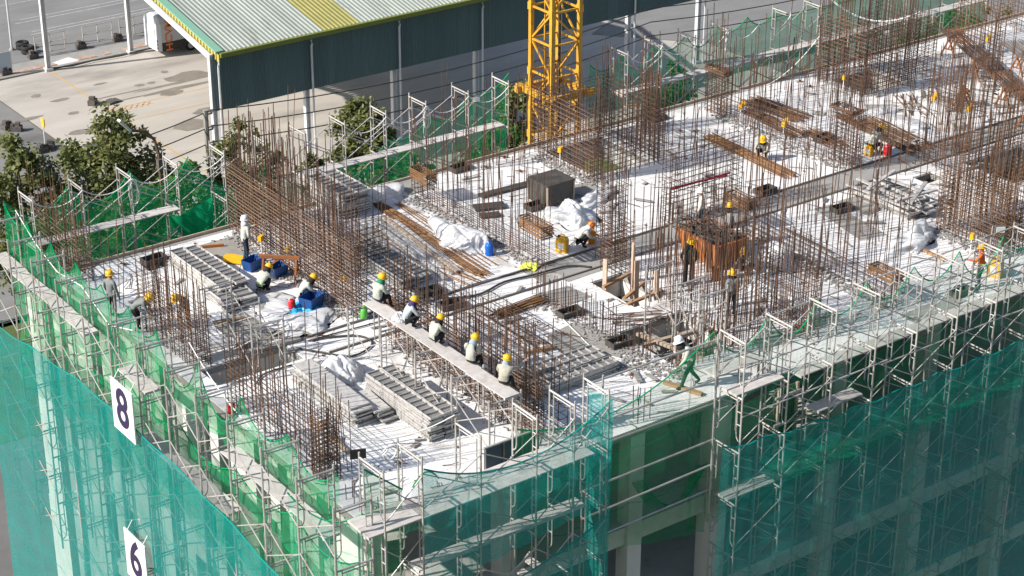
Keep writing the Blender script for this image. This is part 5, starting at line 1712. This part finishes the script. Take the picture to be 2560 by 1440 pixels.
# dark blue panel and black sign at the front
A, B = V((3.95, .55, .05)), V((5.75, .5, .05))
t = thing('form_sheet', 'dark blue form sheet standing on edge at the front near the pail', 'panel', A)
MB().beam((0, 0, .33), (1.75, 0, .33), .04, .66).build('sheet', m_bluesteel, t)
for x in (0.02, .6, 1.2, 1.73):
    MB().box((x, -.04, .33), (.04, .04, .66)).build('stiffener', m_darkbar, t)
MB().box((.87, 0, .68), (1.78, .06, .04)).build('top_rail', m_form, t)
tag(MB().lathe([(.13, 0), (.17, .34), (.15, .34), (.115, .03)], 14).build('pail', m_darkbar, None, at(1133, 1062), smooth=True), 'dark pail behind the dark blue form sheet', 'pail')
c = ray_y(895, 1135, .3)
t = thing('black_sign', 'black square lamp panel on the near corner frame', 'lamp', c)
MB().box((0, 0, 0), (.4, .05, .25), -.45).build('panel', m_black, t)
MB().tube([(.1, -.05, -.1), (.12, -.25, -.9)], .018, 5).build('post', m_galv, t)
for i, (px, py, yy) in enumerate([(1190, 247, 19.5), (2215, 80, 15.6), (2500, 573, -.4)]):
    c = ray_y(px, py, yy)
    t = thing('flood_lamp', ['floodlight with yellow bracket on the back scaffold near the mast', 'floodlight bracketed on the tall core', 'floodlight at the right edge of the front scaffold'][i], 'floodlight', c)
    MB().box((0, 0, 0), (.32, .08, .24), -.5).build('housing', m_block, t)
    MB().box((-.02, -.05, 0), (.27, .02, .19), -.5).build('glass', m_white, t)
    MB().tube([(0, .05, 0), (-.15, .1, -.2)], .02, 5).build('bracket', m_yplast, t)
# black wall form hung on the front scaffold
t = thing('timber_form', 'black stained timber form standing below the deck edge on the front', 'formwork', (13.6, -.35, -2.6))
for i in range(4):
    MB().box((i * .24, 0, 1.2), (.22, .05, 2.4)).build('board', m_ply, t)
for x in (0, .72):
    MB().box((x, -.07, 1.2), (.08, .08, 2.5)).build('waler', m_timberpale, t)
for z in (.5, 1.3, 2.2):
    MB().box((.36, -.14, z), (1.1, .06, .08)).build('waler', m_form, t)

# ---------------------------------------------------------------- numbered boards on the left scaffold
for ch, (tl, tr, br, bl), d in (('8', ((275, 940), (333, 987), (342, 1112), (284, 1062)), 'white board with a dark numeral 8 hung on the left scaffold'), ('6', ((306, 1312), (369, 1362), (377, 1490), (316, 1440)), 'white board with a dark numeral 6 low on the left facade net')):
    def ray_x(px, py, xx):
        d_ = FW * FPX + RT * (px - 1280) - UP * (py - 720)
        return CAM + d_ * ((xx - CAM.x) / d_.x)
    c = (ray_x(*tl, -1.95) + ray_x(*br, -1.95)) / 2
    wd, ht = 1.35, 1.62
    t = thing('number_board', d, 'sign', c - V((0, 0, ht / 2)))
    MB().box((0, 0, ht / 2), (.04, wd, ht)).build('board', m_sign, t)
    mt = Matrix.Translation((-.03, 0, ht / 2)) @ Matrix.Rotation(R(-90), 4, 'Z') @ Matrix.Rotation(R(90), 4, 'X') @ Matrix.Diagonal((1.15, 1.25, 1, 1))
    text('numeral', ch, 1.35, mt, m_numeral, t, bold=.025)
    for y in (-.5, .5):
        MB().tube([(.03, y, ht), (.2, y, ht + .25)], .012, 4).build('tie_wire', m_rope, t)

# ================================================================ tower crane mast
MX, MY, MW = 22.3, 21.6, 1.32
mast = thing('tower_crane_mast', 'yellow lattice tower crane mast rising behind the deck', 'crane', (MX, MY, G))
HT = 36.0
cs = [(-1, -1), (1, -1), (1, 1), (-1, 1)]
for i, (x, y) in enumerate(cs):
    MB().box((x * MW / 2, y * MW / 2, HT / 2), (.155, .155, HT)).build('leg', m_yellow, mast)
SEG = 1.3
nseg = int(HT / SEG)
for i in range(4):
    a, b = V((*cs[i], 0)) * (MW / 2), V((*cs[(i + 1) % 4], 0)) * (MW / 2)
    br1 = MB().beam(a, b, .07, .07).mesh('strut', m_yellow)
    up = V((0, 0, SEG))
    d1 = MB().beam(a, b + up, .065, .06, (a + b)).mesh('diagonal', m_yellow)
    d2 = MB().beam(b, a + up, .065, .06, (a + b)).mesh('diagonal', m_yellow)
    for k in range(16, nseg):
        z = k * SEG
        put('strut', br1, mast, (0, 0, z))
        put('diagonal', d1 if (k + i) % 2 else d2, mast, (0, 0, z))
gus = MB().box((0, 0, 0), (.21, .21, .3)).mesh('joint_plate', m_yellow)
for k in range(15, nseg, 2):
    for x, y in cs:
        put('joint_plate', gus, mast, (x * MW / 2, y * MW / 2, k * SEG))
# ladder inside
lad = MB().beam((-.2, .4, 18), (-.2, .4, HT), .05, .05, (0, 1, 0)).beam((.2, .4, 18), (.2, .4, HT), .05, .05, (0, 1, 0))
for k in range(60):
    lad.beam((-.2, .4, 18 + .3 * k), (.2, .4, 18 + .3 * k), .03, .03)
lad.build('ladder', m_yellow, mast)
MB().tube([(.3, .15, 14), (.32, .13, HT)], .05, 6).build('hoist_cable', m_wire, mast)
# tie collar to the building
ZC = -G + .55
mb = MB()
for s in (-1, 1):
    mb.beam((-1.2, s * .9, ZC), (1.2, s * .9, ZC), .2, .26).beam((s * .9, -1.2, ZC + .02), (s * .9, 1.2, ZC + .02), .2, .22)
mb.build('tie_collar', m_yellow, mast)

# steel stair inside the near corner scaffold
st = thing('scaffold_stair', 'steel stair flight climbing inside the near corner scaffold behind the lower teal net', 'stair', (1.6, -1.1, -4.3))
for y in (-.3, .3):
    MB().beam((0, y, 0), (2.9, y, 2.3), .05, .18).build('stringer', m_galv, st)
tr = MB().box((0, 0, 0), (.26, .56, .04)).mesh('tread', m_plank)
for k in range(10):
    put('tread', tr, st, (.14 + k * .29, 0, .13 + k * .23))
rod('handrail', (1.6, -1.42, -3.4), (4.5, -1.42, -1.1), .02, m_galv, st)
# ================================================================ people
def person(label, loc, rz, pose, shirt=None, pants=None, helmet='yellow', scale=1.0, hood=None, band=None, lean=0.0):
    """pose is in metres, facing +x; feet at z = 0"""
    shirt, pants = shirt or m_jacket, pants or m_black
    J = dict(POSES[pose])
    rs = random.Random(label)
    tw, hd = rs.uniform(-.05, .05), rs.uniform(-.04, .04)
    for key, v in J.items():
        j = .022 if key[:3] in ('elb', 'wri', 'kne', 'sho') else 0
        y = v[1]
        J[key] = (v[0] + rs.uniform(-j, j) + (tw * (1 if y > 0 else -1) if j else 0), y + rs.uniform(-j, j), v[2] + rs.uniform(-j, j))
    for key in ('head0', 'head1', 'head2', 'neck'):
        J[key] = (J[key][0], J[key][1] + hd * {'neck': .3, 'head0': .6, 'head1': 1, 'head2': 1.5}[key], J[key][2])
    scale *= rs.uniform(.89, .95)
    t = thing('person', label, 'person', loc, 'workers on the site', rz)
    vs, es, rad, tags = [], [], [], []

    def add(p, r):
        vs.append(V(p))
        rad.append(r)
        return len(vs) - 1

    def link(a, b, tg):
        es.append((a, b))
        tags.append(tg)

    pel = add(J['pelvis'], .145)
    wst = add(J['waist'], .135)
    chs = add(J['chest'], .15)
    nck = add(J['neck'], .062)
    hd0 = add(J['head0'], .082)
    hd1 = add(J['head1'], .098)
    hd2 = add(J['head2'], .07)
    link(pel, wst, 's'); link(wst, chs, 's'); link(chs, nck, 's'); link(nck, hd0, 'h'); link(hd0, hd1, 'h'); link(hd1, hd2, 'h')
    nose = add(V(J['head1']) + V((.115, 0, -.01)), .02)
    link(hd1, nose, 'k')
    for s, sd in ((1, 'l'), (-1, 'r')):
        g = lambda n_: J.get(n_ + sd) or (J[n_][0], J[n_][1] * s, J[n_][2])
        sh_ = add(g('sho'), .075)
        el = add(g('elb'), .056)
        wr = add(g('wri'), .040)
        link(chs, sh_, 's'); link(sh_, el, 's'); link(el, wr, 's')
        d = (vs[wr] - vs[el]).normalized()
        side = d.cross(V((0, 0, 1)))
        side = side.normalized() if side.length > .1 else V((0, 1, 0))
        cu = V((0, 0, -1))
        palm = add(vs[wr] + d * .075, .034)
        link(wr, palm, 'k')
        for f_, ln in ((-1.5, .06), (-.5, .075), (.5, .07), (1.5, .055)):
            k0 = add(vs[palm] + d * .035 + side * (.017 * f_), .011)
            k1 = add(vs[k0] + d * ln * .6 + cu * ln * .25, .010)
            k2 = add(vs[k1] + d * ln * .3 + cu * ln * .5, .008)
            link(palm, k0, 'k'); link(k0, k1, 'k'); link(k1, k2, 'k')
        th0 = add(vs[wr] + d * .04 - side * .045 * s, .012)
        th1 = add(vs[th0] + d * .05 - side * .012 * s, .010)
        link(palm, th0, 'k'); link(th0, th1, 'k')
        hp = add(g('hip'), .10)
        kn = add(g('kne'), .068)
        an = add(g('ank'), .05)
        to = add(g('toe'), .042)
        link(pel, hp, 'p'); link(hp, kn, 'p'); link(kn, an, 'p'); link(an, to, 'b')
    me = bpy.data.meshes.new('body')
    me.from_pydata([tuple(v * scale) for v in vs], es, [])
    ob = bpy.data.objects.new('body', me)
    COL.objects.link(ob)
    md = ob.modifiers.new('skin', 'SKIN')
    sl_ = me.skin_vertices[0].data
    for i, r_ in enumerate(rad):
        sl_[i].radius = (r_ * scale, r_ * scale)
        sl_[i].use_root = (i == 0)
    k = 1.25 * scale
    sl_[pel].radius = (.12 * scale, .165 * scale)
    sl_[chs].radius = (.125 * scale, .175 * scale)
    ss = ob.modifiers.new('sub', 'SUBSURF')
    ss.levels = ss.render_levels = 1
    dg = bpy.context.evaluated_depsgraph_get()
    nm = bpy.data.meshes.new_from_object(ob.evaluated_get(dg))
    bpy.data.objects.remove(ob)
    nm.materials.clear()
    for m_ in (shirt, pants, m_skin, m_boot, hood or m_skin):
        nm.materials.append(m_)
    idx = {'s': 0, 'p': 1, 'k': 2, 'b': 3, 'h': 4}
    segs = [(vs[a] * scale, vs[b] * scale, rad[a] * scale, rad[b] * scale, idx[tg]) for (a, b), tg in zip(es, tags)]
    for pl in nm.polygons:
        c = pl.center
        best, bi = 9e9, 0
        for a, b, ra, rb, ix in segs:
            ab = b - a
            f_ = max(0, min(1, (c - a).dot(ab) / max(1e-9, ab.length_squared)))
            dd = (c - a - ab * f_).length / (ra + (rb - ra) * f_)
            if dd < best:
                best, bi = dd, ix
        pl.material_index = bi
        pl.use_smooth = True
    put('body', nm, t)
    # helmet
    hm = {'yellow': m_helmet, 'white': m_white, 'orange': m_helmeto}[helmet]
    up = (V(J['head2']) - V(J['head0'])).normalized()
    fwd = V((1, 0, 0)) - up * up.x
    fwd.normalize()
    sd_ = up.cross(fwd)
    Mx = Matrix((fwd, sd_, up)).transposed().to_4x4()
    Mx.translation = (V(J['head1']) + up * .015) * scale
    mb = MB().lathe([(.128, .0), (.134, .03), (.128, .085), (.105, .13), (.06, .158), (.012, .166)], 14)
    o = put('helmet', mb.mesh('helmet', hm, True), t, mtx=Mx @ Matrix.Scale(scale, 4))
    br = MB()
    n_ = 16
    for i in range(n_):
        a = 2 * math.pi * i / n_
        ex = .155 + .05 * max(0, math.cos(a)) ** 2
        br.v += [(math.cos(a) * .125, math.sin(a) * .125, .012), (math.cos(a) * ex, math.sin(a) * ex * .98, -.004), (math.cos(a) * .125, math.sin(a) * .125, .0)]
    for i in range(n_):
        j = (i + 1) % n_
        br.f += [(i * 3, i * 3 + 1, j * 3 + 1, j * 3), (i * 3 + 2, j * 3 + 2, j * 3 + 1, i * 3 + 1)]
    put('brim', br.mesh('brim', hm), o)
    MB().box((.02, 0, .155), (.2, .03, .025)).build('ridge', hm, o)
    if hood:
        hb = MB().lathe([(.14, -.2), (.125, -.12), (.108, -.05), (.116, .0)], 14)
        put('neck_cloth', hb.mesh('neck_cloth', hood, True), t, mtx=Mx @ Matrix.Scale(scale, 4))
    if band:
        c = V(J['waist']).lerp(V(J['pelvis']), .35)
        ax = (V(J['waist']) - V(J['pelvis'])).normalized()
        q = ax.to_track_quat('Z', 'Y').to_matrix().to_4x4()
        q.translation = c * scale
        put('reflective_band', MB().lathe([(.165, -.025), (.172, 0), (.165, .025)], 16).mesh('reflective_band', band, True), t, mtx=q @ Matrix.Scale(scale, 4))
    return t


POSES = {
    'stand': dict(pelvis=(0, 0, .92), waist=(0, 0, 1.05), chest=(.01, 0, 1.27), neck=(.01, 0, 1.44), head0=(.03, 0, 1.5), head1=(.035, 0, 1.57), head2=(.03, 0, 1.66),
                  sho=(0, .19, 1.37), elb=(.03, .25, 1.1), wri=(.14, .24, .87), hip=(0, .09, .88), kne=(.02, .10, .47), ank=(-.01, .11, .08), toe=(.15, .12, .04)),
    'reach': dict(pelvis=(0, 0, .92), waist=(0, 0, 1.05), chest=(.01, 0, 1.27), neck=(.02, 0, 1.44), head0=(.04, 0, 1.5), head1=(.05, 0, 1.57), head2=(.05, 0, 1.66),
                  sho=(.02, .19, 1.37), elb=(.2, .24, 1.16), wri=(.43, .2, 1.2), elbr=(.08, -.25, 1.1), wrir=(.24, -.2, .9), hip=(0, .09, .88), kne=(.02, .10, .47), ank=(-.01, .12, .08), toe=(.15, .13, .04)),
    'bend': dict(pelvis=(-.1, 0, .88), waist=(-.02, 0, 1.0), chest=(.2, 0, 1.14), neck=(.36, 0, 1.22), head0=(.41, 0, 1.25), head1=(.46, 0, 1.28), head2=(.5, 0, 1.36),
                 sho=(.24, .19, 1.18), elb=(.36, .22, .92), wri=(.46, .14, .72), hip=(-.1, .09, .85), kne=(.06, .12, .47), ank=(-.06, .13, .08), toe=(.1, .14, .04)),
    'walk': dict(pelvis=(0, 0, .86), waist=(.04, 0, 1.0), chest=(.17, 0, 1.2), neck=(.28, 0, 1.34), head0=(.32, 0, 1.39), head1=(.36, 0, 1.45), head2=(.37, 0, 1.54),
                 sho=(.18, .19, 1.27), elbl=(.3, .25, 1.02), wril=(.42, .2, .84), elbr=(.08, -.26, 1.02), wrir=(.14, -.24, .8), hip=(0, .09, .82),
                 knel=(.22, .1, .46), ankl=(.3, .11, .08), toel=(.46, .12, .04), kner=(-.06, -.1, .44), ankr=(-.32, -.11, .12), toer=(-.18, -.12, .04)),
    'squat': dict(pelvis=(-.13, 0, .27), waist=(-.1, 0, .4), chest=(.02, 0, .6), neck=(.12, 0, .75), head0=(.15, 0, .8), head1=(.19, 0, .86), head2=(.22, 0, .95),
                  sho=(.04, .19, .69), elb=(.2, .25, .48), wri=(.4, .13, .44), hip=(-.12, .1, .26), kne=(.26, .17, .47), ank=(.06, .14, .08), toe=(.22, .15, .04)),
    'squatlow': dict(pelvis=(-.15, 0, .24), waist=(-.1, 0, .37), chest=(.08, 0, .54), neck=(.2, 0, .66), head0=(.25, 0, .69), head1=(.31, 0, .74), head2=(.36, 0, .82),
                     sho=(.1, .19, .62), elb=(.28, .24, .42), wri=(.5, .14, .34), hip=(-.14, .1, .23), kne=(.22, .18, .47), ank=(.03, .14, .08), toe=(.19, .15, .04)),
    'sit': dict(pelvis=(-.05, 0, .14), waist=(-.06, 0, .28), chest=(.02, 0, .5), neck=(.08, 0, .66), head0=(.11, 0, .72), head1=(.14, 0, .78), head2=(.15, 0, .87),
                sho=(.02, .19, .59), elb=(.12, .25, .36), wri=(.34, .16, .38), hip=(-.02, .1, .12), kne=(.34, .13, .17), ank=(.4, .13, -.22), toe=(.53, .14, -.27)),
    'sitreach': dict(pelvis=(-.05, 0, .14), waist=(-.04, 0, .27), chest=(.06, 0, .47), neck=(.13, 0, .62), head0=(.15, 0, .67), head1=(.18, 0, .73), head2=(.19, 0, .82),
                     sho=(.07, .19, .55), elbl=(.16, .25, .34), wril=(.36, .16, .36), elbr=(.28, -.3, .48), wrir=(.5, -.38, .6), hip=(-.02, .1, .12), kne=(.34, .13, .17), ank=(.4, .13, -.22), toe=(.53, .14, -.27)),
    'stool': dict(pelvis=(-.1, 0, .42), waist=(-.06, 0, .55), chest=(.08, 0, .74), neck=(.19, 0, .88), head0=(.23, 0, .92), head1=(.28, 0, .98), head2=(.31, 0, 1.06),
                  sho=(.1, .19, .82), elb=(.26, .24, .6), wri=(.45, .1, .62), hip=(-.08, .1, .4), kne=(.3, .13, .42), ank=(.2, .13, .08), toe=(.36, .14, .04)),
}
m_ja = M('beige_jacket', (.47, .45, .37), .9, c2=(.33, .31, .26), scale=8, bump=.6, bscale=14)
m_jb = M('bluish_jacket', (.44, .49, .50), .9, c2=(.3, .34, .35), scale=8, bump=.6, bscale=14)
m_jc = M('dusty_jacket', (.40, .42, .36), .9, c2=(.5, .5, .44), scale=6, bump=.6, bscale=14)
m_violet = M('violet_cloth', (.05, .035, .13), .9)
m_hoodw = M('white_hood', (.72, .72, .74), .9)
m_dk = M('dark_scarf', (.025, .022, .024), .9)
m_bluegrey = M('blue_grey_cloth', (.28, .36, .42), .9)
S0 = 1.0
person('standing worker in white hood and pale jacket facing the dense rebar', at(615, 657), -.15, 'reach', m_jacketw, m_navy, 'white', 1.02, m_hoodw)
person('squatting worker seen from behind, pale jacket with light green band', at(658, 727), .35, 'squatlow', m_jacket, m_black, 'yellow', 1.02, m_dk, m_limeband)
person('squatting worker leaning over the dark blue basket', at(762, 752), -.25, 'squatlow', m_jc, m_black, 'yellow', 1.02, m_dk)
PZ = 1.78
person('first seated worker from the back on the plank, green neck cloth', (5.28, 7.65, PZ), .25, 'sit', m_jacket, m_black, 'yellow', 1.02, m_gcloth)
person('second worker on the plank, violet neck cloth, knees drawn up', (5.12, 5.85, PZ), -.25, 'squat', m_jb, m_black, 'yellow', .95, m_violet)
person('third worker on the plank, black scarf, knees drawn up', (5.12, 4.5, PZ), .12, 'squat', m_jacket, m_black, 'yellow', .95, m_dk)
person('fourth worker on the plank, seen from behind with blue grey collar', (5.28, 3.0, PZ), .45, 'sit', m_jc, m_black, 'yellow', 1.02, m_bluegrey)
person('last worker on the plank, arm stretched to the rebar', (5.28, 1.5, PZ), .55, 'sitreach', m_ja, m_black, 'yellow', 1.02, m_bluegrey)
person('squatting worker in orange helmet with orange yellow can', at(1452, 617), -.45, 'squatlow', m_jacketw, m_black, 'orange', 1.06, m_hoodw)
person('standing white helmet worker in dark vest beyond the skip', at(1750, 578), 2.4, 'stand', m_jacketw, m_navy, 'white', 1.0)
person('grey clad worker standing behind the skip', at(1822, 618), 2.6, 'stand', m_jgrey, m_black, 'yellow', .98, m_dk)
person('worker in dark clothes standing left of the skip behind tall bars', at(1720, 712), .9, 'stand', m_greyb, m_black, 'yellow', 1.0, m_dk)
person('squatting worker right of the skip in whitish jacket', at(1868, 680), 3.0, 'squat', m_jacketw, m_black, 'yellow', 1.0, m_dk)
person('worker standing behind dense bars near the stairwell', at(1826, 790), 1.2, 'stand', m_jgrey, m_black, 'yellow', 1.0, m_dk)
person('bent white helmet worker walking at the front edge', at(1725, 967), 2.75, 'walk', m_jacket, m_greyb, 'white', 1.08, m_dk)
person('squatting worker beside the tan bundle in the upper middle', at(1908, 397), 3.6, 'squat', m_ja, m_black, 'yellow', 1.0, m_dk)
person('worker sitting on a yellow can with a red jug in front', at(2182, 386), -.1, 'stool', m_jacket, m_black, 'yellow', 1.08, m_dk)
person('worker in orange jacket standing at the front right edge', at(2447, 722), 2.4, 'reach', m_jorange, m_greyb, 'yellow', 1.0, None, m_limeband)
person('worker in grey standing behind the left scaffold', (.12, 14.6, 0), .4, 'stand', m_jgrey, m_black, 'yellow', 1.0)
person('worker bending down behind the left scaffold, yellow collar', (.3, 13.3, 0), -.6, 'bend', m_jgrey, m_black, 'yellow', 1.0, m_yplast)
person('worker half hidden inside the dense rebar at the left', (1.55, 12.7, 0), -2.6, 'bend', m_jgrey, m_black, 'yellow', 1.0)
t = jerrycan('yellow can used as a seat by the sitting worker', at(2172, 388), .2, None, .85)
